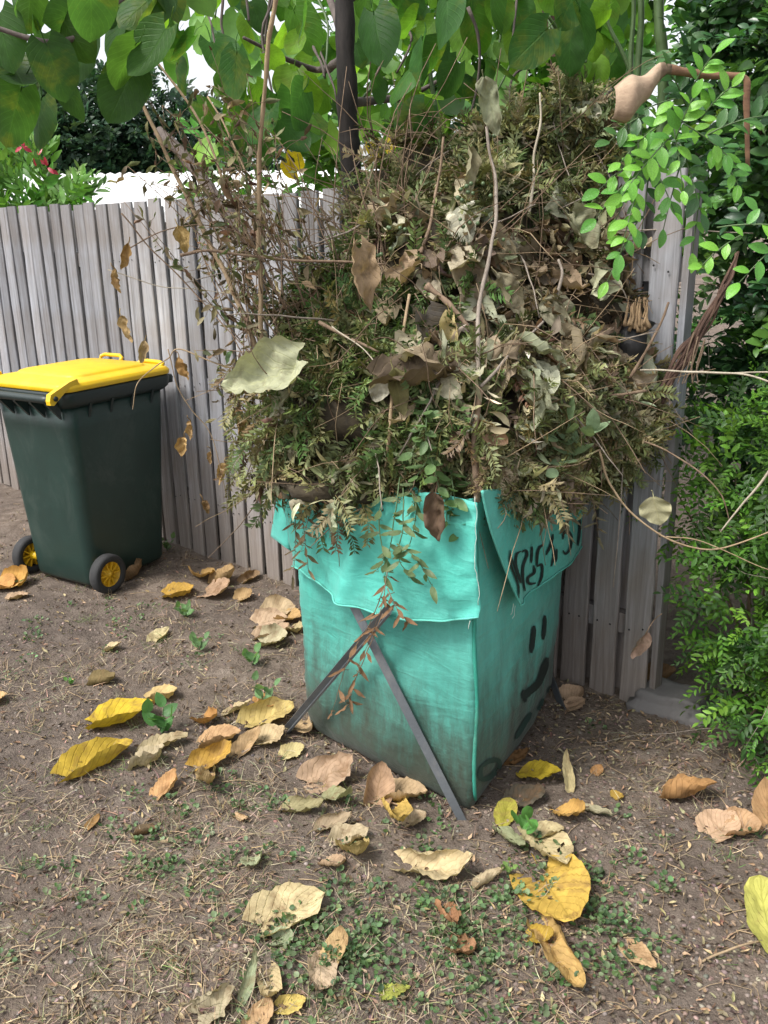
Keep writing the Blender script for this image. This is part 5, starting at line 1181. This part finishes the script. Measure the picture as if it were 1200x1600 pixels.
def leafy(root, ells, n_twig, tw, s0, s1, cols, mat, partmesh, partmat_cols, nparts, up=.1, j=.5, lo=.55, mass_name='foliage', front=.75, keep=None, jit=.18, lower=None):
    """leafy twigs through a volume; the nearest leaves in view are objects of their own"""
    p, nn = ell_pts(ells, n_twig, lo, 1.05, front)
    if keep is not None:
        kk = np.array([keep(q) for q in p]); p, nn = p[kk], nn[kk]
    D = nn * .8 + rvec(len(p), j); D[:, 2] += up; Nn = rvec(len(p), .35) + np.array((0, -.25, 1.0)) + nn * .25
    Mx = frames(D, Nn); S = rng.uniform(s0, s1, len(p)); C = pal(cols, len(p), jit)
    uvf = np.array([proj(q) for q in p]); vis = (uvf[:, 0] > 0) & (uvf[:, 0] < 1200) & (uvf[:, 1] > 0) & (uvf[:, 1] < 1600)
    dep = np.where(vis, uvf[:, 2], 99) + .4 * rng.random(len(p)) * 0
    near = np.argsort(dep); nl = len(tw[0][1]); npick = nparts // nl; sel = np.zeros(len(p), bool); sel[near[:npick]] = True; rest = ~sel
    A = scatter([t[0] for t in tw], p[rest], Mx[rest], S[rest], C[rest]); stuff(npobj(mass_name, *A, M[mat], root))
    for i in np.where(sel)[0]:
        t = tw[i % len(tw)]; V = [Vector(Mx[i] @ np.array(v) * S[i] + p[i]) for v in t[0][0][:16]]
        obj('twig', V, [(4 * k, 4 * k + 1, 4 * k + 2, 4 * k + 3) for k in range(4)], M['green_stem'], root, False)
        for o_, m_, s_ in t[1]:
            mm = Mx[i] @ m_; pos = Mx[i] @ o_ * S[i] + p[i]; o = bpy.data.objects.new('leaf', partmesh[random.randrange(len(partmesh))]); c = C[i] * random.uniform(.75, 1.25); o.color = (*c, 1)
            o.matrix_world = Matrix.Translation(Vector(pos)) @ Matrix([list(r) for r in mm]).to_4x4() @ Matrix.Scale(float(s_ * S[i]), 4); lw = o.matrix_world.copy(); link(o, root); o.matrix_basis = lw
def fan_stems(root, base, ells, n, r0, mat, name='stem'):
    for k in range(n):
        c, r = ells[k % len(ells)]; d = rvec(1)[0]; d /= np.linalg.norm(d); e = Vector(np.array(c) + d * np.array(r) * .8); b = Vector(base) + Vector((random.gauss(0, .06), random.gauss(0, .06), 0))
        stick(name, [b, b.lerp(e, .45) + Vector((0, 0, .15 * (e - b).length)), e], r0, r0 * .3, M[mat], root, 6, 5, .2, .02, k)
pml = [pymesh('leaf', *leaflet(1, .46, n=5)[:2], M['shrub_leaf'], True, [(i / 2, j / 5) for j in range(6) for i in range(3)])]
bush = thing('small_leaved_bush', 'bright green bush with tiny leaves cascading at the right edge', 'bush', WG(1.35, 2.35))
bells = [((1.42, 2.28, .95), (.42, .38, .34)), ((1.32, 2.22, .52), (.34, .30, .38)), ((1.25, 2.08, .22), (.20, .18, .20)), ((1.55, 2.15, .4), (.36, .34, .42)), ((1.12, 2.42, .80), (.20, .16, .26)), ((1.75, 2.4, .7), (.45, .4, .6))]
bells = [(tuple(W(*c)), r) for c, r in bells]
tw = [twigtemp(i, 12, .20, .42, .9) for i in range(8)]
leafy(bush, bells, 2800, tw, .085, .16, [(.10, .24, .03), (.15, .32, .042), (.07, .17, .026), (.035, .085, .02)], 'leaf_mass', pml, None, 300, -.05, .6, .45)
fan_stems(bush, WG(1.4, 2.4), bells, 24, .008, 'twig')
V, F = [], []
for k in range(60):
    c, r = bells[k % 5]; d = rvec(1)[0]; a = Vector(np.array(c) + d / np.linalg.norm(d) * np.array(r) * .9); b = a + Vector(rng.normal(size=3)) * .2; tubegeo(wig([a.lerp(b, t) for t in np.linspace(0, 1, 6)], .03, 6, k), .0014, .001, 3, 0, V, F)
stuff(obj('bare_twiglets', V, F, M['twig_grey'], bush))
# ------------------------------------------------------------------ glossy dark shrub, upper right
shrub = thing('glossy_shrub', 'tall dark glossy leaved shrub with lime young shoots at upper right', 'shrub', WG(1.7, 3.0))
sells = [((1.75, 2.75, 1.45), (.60, .42, .50)), ((1.55, 2.85, 2.05), (.58, .42, .50)), ((1.85, 2.8, 2.5), (.70, .5, .5)), ((1.30, 2.75, 2.35), (.32, .30, .40)), ((1.95, 2.95, .9), (.60, .4, .6)), ((1.45, 2.78, 1.15), (.32, .22, .35)), ((1.30, 2.50, 1.95), (.28, .24, .42)), ((1.45, 2.45, 1.5), (.26, .2, .3))]
sells = [(tuple(W(*c)), r) for c, r in sells]
tw2 = [twigtemp(i + 40, 8, .33, .52, .8, n=3) for i in range(8)]
pm2 = [pymesh('leaf', *leaflet(1, .54, n=6, bend=.2)[:2], M['shrub_leaf'], True, [(i / 2, j / 6) for j in range(7) for i in range(3)])]
keep = lambda q: proj(q)[0] > 880 or q[1] > fence_y(q[0]) + .1
leafy(shrub, sells, 4300, tw2, .11, .19, [(.045, .12, .042), (.06, .155, .046), (.034, .09, .036), (.09, .21, .045)], 'gloss_mass', pm2, None, 168, .05, .5, .4, keep=keep)
fan_stems(shrub, WG(1.75, 3.0), sells, 18, .014, 'trunk_red')
# young lime shoots hanging out toward the camera, over the fence end
shoots = []
for (u, v, y, a, n) in ((990, 280, 2.05, 215, 8), (960, 300, 2.02, 235, 6), (985, 330, 2.0, 200, 8), (975, 380, 2.02, 215, 7), (1000, 215, 2.05, 240, 7), (1040, 200, 2.05, 200, 8), (1070, 175, 2.0, 10, 7), (1060, 235, 2.02, 170, 7), (1020, 160, 2.1, 260, 6), (1100, 100, 2.0, 20, 7), (1150, 185, 1.95, 60, 7), (1130, 380, 1.9, 250, 5), (1180, 345, 1.88, 80, 5), (1195, 395, 1.9, 240, 6), (1010, 300, 2.08, 190, 8), (1050, 300, 2.1, 200, 8), (1030, 270, 2.06, 150, 8), (1080, 270, 2.1, 160, 8), (1010, 250, 2.0, 230, 7), (965, 265, 2.04, 250, 6), (1110, 215, 2.05, 120, 8), (1140, 260, 2.05, 140, 8), (1090, 330, 2.1, 190, 8), (1060, 130, 2.05, 330, 7), (1120, 150, 2.0, 30, 7), (980, 190, 2.06, 250, 6)): shoots.append((P(u, v, y), a, n))
for (q, a, n) in shoots:
    D = Vector((math.sin(R(a)), -.35, math.cos(R(a)))).normalized(); L = random.uniform(.10, .17); st = q - D * L * .5
    pts = [st + D * L * t + Vector((0, 0, -.03 * t * t)) for t in np.linspace(0, 1, 6)]; V, F = tubegeo(pts, .0022, .0012, 5); obj('twig', V, F, M['green_stem'], shrub)
    young = random.random() < .8
    for k in range(n):
        t = (k + 1) / n; sx = (-1) ** k; X = D.cross(Vector((0, -1, .3))).normalized(); d = X * sx * .9 * (1 if k < n - 1 else .1) + D * .75 + Vector((0, -.15, random.gauss(0, .15)))
        c = random.choice([(.14, .38, .04), (.19, .45, .05), (.10, .30, .045)]) if young else random.choice([(.04, .12, .03), (.06, .16, .035)])
        place_leaf('leaf', pm2[0], pts[min(5, int(t * 5))], d, Vector((random.gauss(0, .3), -1, .9 + random.gauss(0, .3))), random.uniform(.034, .056), c, shrub)

# curled dry palm spathe caught in the shrub
spt = thing('dry_palm_spathe', 'curled brown palm spathe hanging in the glossy shrub', 'palm spathe', P(1000, 160, 2.1))
V, F = [], []; path = catmull([P(957, 158, 1.98), P(985, 148, 1.98), P(1010, 133, 2.0), P(1035, 108, 2.02), P(1070, 112, 2.04), P(1110, 117, 2.05), P(1150, 118, 2.06), P(1166, 124, 2.06), P(1166, 160, 2.06), P(1167, 200, 2.06), P(1168, 260, 2.06)], 5)
for i, q in enumerate(path):
    t = i / (len(path) - 1); hw = interp([0, .1, .25, .32, .5, .7, 1], [.040, .044, .028, .013, .009, .010, .006], t) * (1 + .3 * noise.noise(q * 30)); cv = 1.3 + .5 * noise.noise(q * 12)
    for k in range(9): th = (k / 8 - .5) * 2 * cv; V.append(q + Vector((0, -math.cos(th) * hw * .9, (math.sin(th) - .15) * hw)) if t < .66 else q + Vector((math.sin(th) * hw, -math.cos(th) * hw * .6, 0)))
for i in range(len(path) - 1):
    for k in range(8): a = i * 9 + k; F.append((a, a + 9, a + 10, a + 1))
o = obj('spathe', V[:9 * 18], [f for f in F if max(f) < 9 * 18], M['spathe'], spt); o.modifiers.new('t', 'SOLIDIFY').thickness = .004
o = obj('spathe_stalk', V, [f for f in F if min(f) >= 9 * 14], M['spathe_in'], spt); o.modifiers.new('t', 'SOLIDIFY').thickness = .004

# ------------------------------------------------------------------ big-leaved tree
tree = thing('broad_leaved_tree', 'tree with large heart shaped green leaves arching over the fence', 'tree', (P(560, 330, 2.8).x, P(560, 330, 2.8).y, 0))
def tpath(name, pts, r0, r1, mat, seg=9, parent=None): return stick(name, pts, r0, r1, M[mat], parent or tree, seg, 7, .18, .01, len(pts))
tpath('trunk', [Vector((P(560, 330, 2.8).x, P(560, 330, 2.8).y, 0)), P(552, 330, 2.8), P(545, 200, 2.8), P(538, 60, 2.8), P(543, -120, 2.8)], .036, .030, 'trunk_dark', 12)
limbs = [[P(541, 60, 2.8), P(480, -60, 3.1), P(330, -80, 2.5), P(190, 0, 2.0), P(140, 50, 1.95), P(70, 66, 1.93), P(-40, 35, 1.9)], [P(541, 0, 2.8), P(640, -60, 3.2), P(760, -50, 2.7), P(900, -60, 2.4)], [P(541, 90, 2.8), P(500, 110, 3.4), P(440, 90, 3.2), P(380, 60, 3.1)],
         [P(541, 160, 2.8), P(640, 150, 3.4), P(720, 110, 3.2)], [P(540, -100, 2.8), P(600, -300, 3.0), P(700, -450, 2.4)], [P(540, -100, 2.8), P(400, -260, 3.0), P(200, -350, 2.3)]]
for i, l in enumerate(limbs): tpath('limb', l, .017 if i else .013, .005, 'trunk_grey', 7)
tpath('stem', [P(690, 470, 3.0), P(690, 240, 3.0), P(672, 100, 3.0), P(690, 0, 3.0), P(700, -80, 3.0)], .008, .006, 'green_stem', 6)
tree2 = thing('slanting_tree_trunk', 'brown tree trunk slanting up behind the heap near the fence end', 'tree', WG(.85, 3.2))
stick('trunk', [WG(.85, 3.2), WG(.86, 3.2, .9), P(905, 210, 3.2), P(885, 110, 3.2), P(850, 0, 3.2), P(820, -120, 3.2)], .055, .040, M['trunk_red'], tree2, 10)
stick('limb', [P(900, 235, 3.18), P(930, 180, 3.0), P(955, 140, 2.9)], .011, .007, M['trunk_grey'], tree2, 8)
gs = thing('green_stemmed_shrub', 'cluster of smooth green upright stems behind the heap', 'shrub', (1.05, 3.3, 0))
for (u0, u1, y, r) in ((1032, 1028, 3.0, .022), (985, 1002, 3.1, .014), (975, 990, 3.2, .010), (960, 905, 3.15, .010), (1000, 945, 3.2, .008)):
    b = P(u0, 250, y); stick('stem', [Vector((b.x * .97, b.y, 0)), b, P(u1, 20, y), P(u1 - 8, -80, y)], r, r * .7, M['green_stem'], gs, 9)
# leaves: shared meshes, every big leaf an object
hm = [leaf_mesh('leaf', 'tree_leaf', .075, .0018, L=.175, W=.155, shape='heart', curl=.35 + .15 * (i % 3), bend=(.5, .8, .3, -.3)[i % 4], crumple=.025, twist=(.15, -.2, 0)[i % 3], seed=i, nu=8, nv=11) for i in range(8)]
TG = [(.075, .19, .024), (.105, .24, .028), (.05, .14, .024), (.16, .32, .032), (.038, .105, .024), (.12, .26, .028)]
def add_tree_leaf(u, v, y, s=None, c=None, parent=tree):
    q = P(u, v, y); a = random.gauss(0, .55); D = Vector((math.sin(a) + random.gauss(0, .2), random.gauss(-.15, .45), -1.0 + random.gauss(0, .25))); N = Vector((random.gauss(0, .6), random.choice((-.9, .9, .6)) + random.gauss(0, .3), .5 + random.gauss(0, .5)))
    c = c or random.choice(TG); k = random.uniform(.8, 1.2)
    place_leaf('leaf', hm[random.randrange(8)], q - D.normalized() * .08, D, N, s or random.uniform(.42, .85), [x * k for x in c], parent)
for k in range(26):
    u, v, y = random.uniform(230, 950), random.uniform(20, 210), random.uniform(2.5, 3.6); a = P(u, v, y); b = P(u + random.uniform(-70, 70), v - random.uniform(60, 220), y + random.uniform(-.1, .3))
    stick('twig', [a, a.lerp(b, .5) + Vector((random.uniform(-.04, .04), 0, .03)), b], .0035, .006, M[random.choice(('green_stem', 'trunk_grey'))], tree, 5, 5, .2, .012, k)
# near leaves on the upper left limb, backlight put into their darker greens
NEAR = [(30, 135), (95, 130), (125, 170), (60, 205), (15, 190), (170, 75), (190, 165), (195, 60), (150, 30), (40, 40), (90, 30), (240, 45), (210, 15), (120, 60), (10, 80), (65, 95), (265, 0), (-30, 130), (-60, 80), (-40, 200), (110, 100), (185, 120), (30, 5), (235, 90)]
for (u, v) in NEAR: add_tree_leaf(u + random.uniform(-8, 8), v + random.uniform(-8, 8), random.uniform(1.85, 2.2), random.uniform(.55, .85), random.choice([(.040, .10, .025), (.050, .125, .028), (.07, .16, .03)]))
for k in range(290):
    u = random.uniform(215, 960); vmax = interp([215, 330, 420, 520, 640, 720, 800, 960], [130, 215, 265, 250, 230, 185, 150, 150], u); v = random.uniform(-40, vmax) - 20; y = random.uniform(2.45, 4.2)
    if 300 < u < 380 and 20 < v < 90 and random.random() < .7: continue
    if 590 < u < 660 and 170 < v < 300: continue
    if 505 < u < 575 and y < 3.2: continue
    if 690 < u < 745 and 80 < v < 140 and random.random() < .8: continue
    if gnoise(u * .01, v * .012, 1.5, 9) > .22 and v < 160: continue
    add_tree_leaf(u, v, y)
for (u, v) in ((440, 190), (455, 175), (480, 200), (420, 215), (465, 225), (350, 110), (370, 130), (620, 130), (650, 110), (480, 40), (700, 40), (880, 20), (640, 200), (590, 60), (820, 80), (760, 20), (920, 60)): add_tree_leaf(u, v, random.uniform(2.35, 2.6), random.uniform(.65, .95), random.choice([(.045, .13, .03), (.06, .16, .03)]))
for (u, v) in ((470, 270), (610, 245), (590, 255), (462, 285)): add_tree_leaf(u, v, 3.3, .45, (.60, .45, .03))
# remaining leaves of the canopy, further back and outside the frame
heart_t = []
for i in range(4):
    V_, F_, _ = leaf_geo(1, .88, 'heart', .4, .5, .02, 0, 0, i, 4, 6); heart_t.append((np.array([tuple(v) for v in V_]), np.array(F_), np.ones((len(V_), 3))))
pts = []
for k in range(760):
    if k < 430: u, v, y = random.uniform(200, 1000), random.uniform(-60, 235), random.uniform(4.2, 6.5)
    else: u, v, y = random.uniform(-700, 1900), random.uniform(-1100, 0) , random.uniform(2.6, 5.5)
    if k < 430:
        if gnoise(u * .01, v * .012, 1.5, 9) > .12 and u < 760: continue
        if u < 330 and v > 90: continue
    elif v > -40 and 0 < u < 1200: continue
    pts.append(tuple(P(u, v, y)))
p = np.array(pts); n = len(p); D = rvec(n, .45) + np.array((0, -.1, -1.0)); A = scatter(heart_t, p, frames(D, rvec(n, .5) + np.array((0, -1, .5))), rng.uniform(.10, .19, n), pal(TG + [(.11, .26, .045)], n)); stuff(npobj('canopy_leaves', *A, M['leaf_mass'], tree, True))

# ------------------------------------------------------------------ neighbour's garden behind the fence
ng = thing('light_green_tree', 'light green tree crown glimpsed behind the heap and fence', 'tree', (.6, 6.0, 0))
nells = [((.5, 6.0, 2.5), (1.0, .8, .8)), ((1.7, 5.6, 2.4), (.9, .7, 1.0)), ((1.0, 6.4, 1.6), (1.0, .6, .7)), ((-.75, 5.4, 1.95), (.35, .4, .36))]
nells = [(tuple(W(*c)), r) for c, r in nells]
tw3 = [twigtemp(i + 80, 7, .40, .55, .8) for i in range(6)]
p, nn = ell_pts(nells, 1500, .5, 1.05); A = scatter([t[0] for t in tw3], p, frames(nn * .6 + rvec(len(p), .6), rvec(len(p), .4) + np.array((0, -.4, 1))), rng.uniform(.2, .34, len(p)), pal([(.09, .22, .035), (.13, .28, .04), (.06, .15, .03)], len(p))); stuff(npobj('crown', *A, M['leaf_mass'], ng))
stick('trunk', [WG(.6, 6.0), WG(.65, 6, 1.2), WG(.6, 6, 2.4)], .07, .03, M['trunk_grey'], ng)
ft = thing('dark_far_tree', 'dark dense tree far behind the fence at the upper left', 'tree', WG(-6.5, 14))
fe = [((-6.5, 14, 3.0), (2.2, 1.2, .9)), ((-8.6, 14.3, 3.0), (2.0, 1.2, 1.1)), ((-4.6, 14.6, 3.2), (1.6, 1, 1.0)), ((-5.8, 14.3, 2.4), (2.2, 1, .9)), ((-3.2, 14.6, 2.7), (1.4, 1, .9))]
fe = [(tuple(W(*c)), r) for c, r in fe]
p, nn = ell_pts(fe, 6500, .7, 1.05); A = scatter([t[0] for t in tw3], p, frames(nn * .6 + rvec(len(p), .6), rvec(len(p), .4) + np.array((0, -.4, 1))), rng.uniform(.2, .36, len(p)), pal([(.025, .062, .035), (.035, .08, .040), (.018, .045, .026), (.05, .10, .05)], len(p))); stuff(npobj('crown', *A, M['leaf_mass'], ft))
stick('trunk', [WG(-6.5, 14), WG(-6.5, 14, 1.5), WG(-6.4, 14, 2.8)], .16, .09, M['trunk_grey'], ft)
fb = thing('flowering_bush', 'light green bush with pink flowers above the fence at the left', 'bush', (-3.1, 6.6, 0))
be = [((-3.55, 6.6, 1.95), (.42, .35, .30)), ((-2.75, 6.6, 1.85), (.38, .35, .28)), ((-4.2, 6.7, 1.95), (.5, .35, .36)), ((-3.2, 6.7, 1.4), (.8, .4, .5))]
be = [(tuple(W(*c)), r) for c, r in be]
tw4 = [twigtemp(i + 120, 9, .42, .34, .7, lift=.5) for i in range(6)]
p, nn = ell_pts(be, 520, .5, 1.05); A = scatter([t[0] for t in tw4], p, frames(nn * .4 + rvec(len(p), .35) + np.array((0, 0, .7)), rvec(len(p), .5) + np.array((0, -.8, .5))), rng.uniform(.20, .32, len(p)), pal([(.12, .27, .055), (.17, .34, .08), (.09, .20, .045)], len(p))); stuff(npobj('foliage', *A, M['leaf_mass'], fb))
for (u, v) in ((76, 262), (58, 247), (37, 230)):
    for k in range(5):
        q = P(u + random.uniform(-4, 4), v + random.uniform(-4, 4), 6.2); place_leaf('petal', pml[0], q, Vector(rvec(1)[0]), Vector((0, -1, .4)), .06, (.5, .04, .08), fb)
for k in range(5): stick('stem', [WG(-3.3 + k * .1, 6.65), WG(-3.6 + k * .3, 6.65, 1.0), WG(-4.0 + k * .35, 6.6, 1.8)], .02, .008, M['twig_grey'], fb)
shed = thing('white_shed', 'white shed with pale metal roof behind the fence', 'shed', (-2.2, 10.5, 0))
x0, x1, y0, y1, ze, zr = -4.3, 2.6, 10.0, 13.0, 1.75, 2.22
V, F = [], []; boxgeo(((x0 + x1) / 2, (y0 + y1) / 2 + .1, ze / 2), (x1 - x0 - .3, y1 - y0 - .3, ze), V, F); obj('wall', V, F, M['white_wall'], shed, False)
ym = (y0 + y1) / 2; V, F = [], []; nrib = 60
for i in range(nrib * 2 + 1):
    x = mix2(x0, x1, i / (nrib * 2)); h = .022 if i % 2 else 0; V += [(x, y0, ze + h), (x, ym, zr + h), (x, y1, ze + h)]
for i in range(nrib * 2): a = i * 3; F += [(a, a + 3, a + 4, a + 1), (a + 1, a + 4, a + 5, a + 2)]
o = obj('roof', V, F, M['white_roof'], shed, False); o.modifiers.new('t', 'SOLIDIFY').thickness = .02
V, F = [], []; boxgeo(((x0 + x1) / 2, y0 - .04, ze - .05), (x1 - x0, .08, .1), V, F); obj('gutter', V, F, M['white_wall'], shed, False)
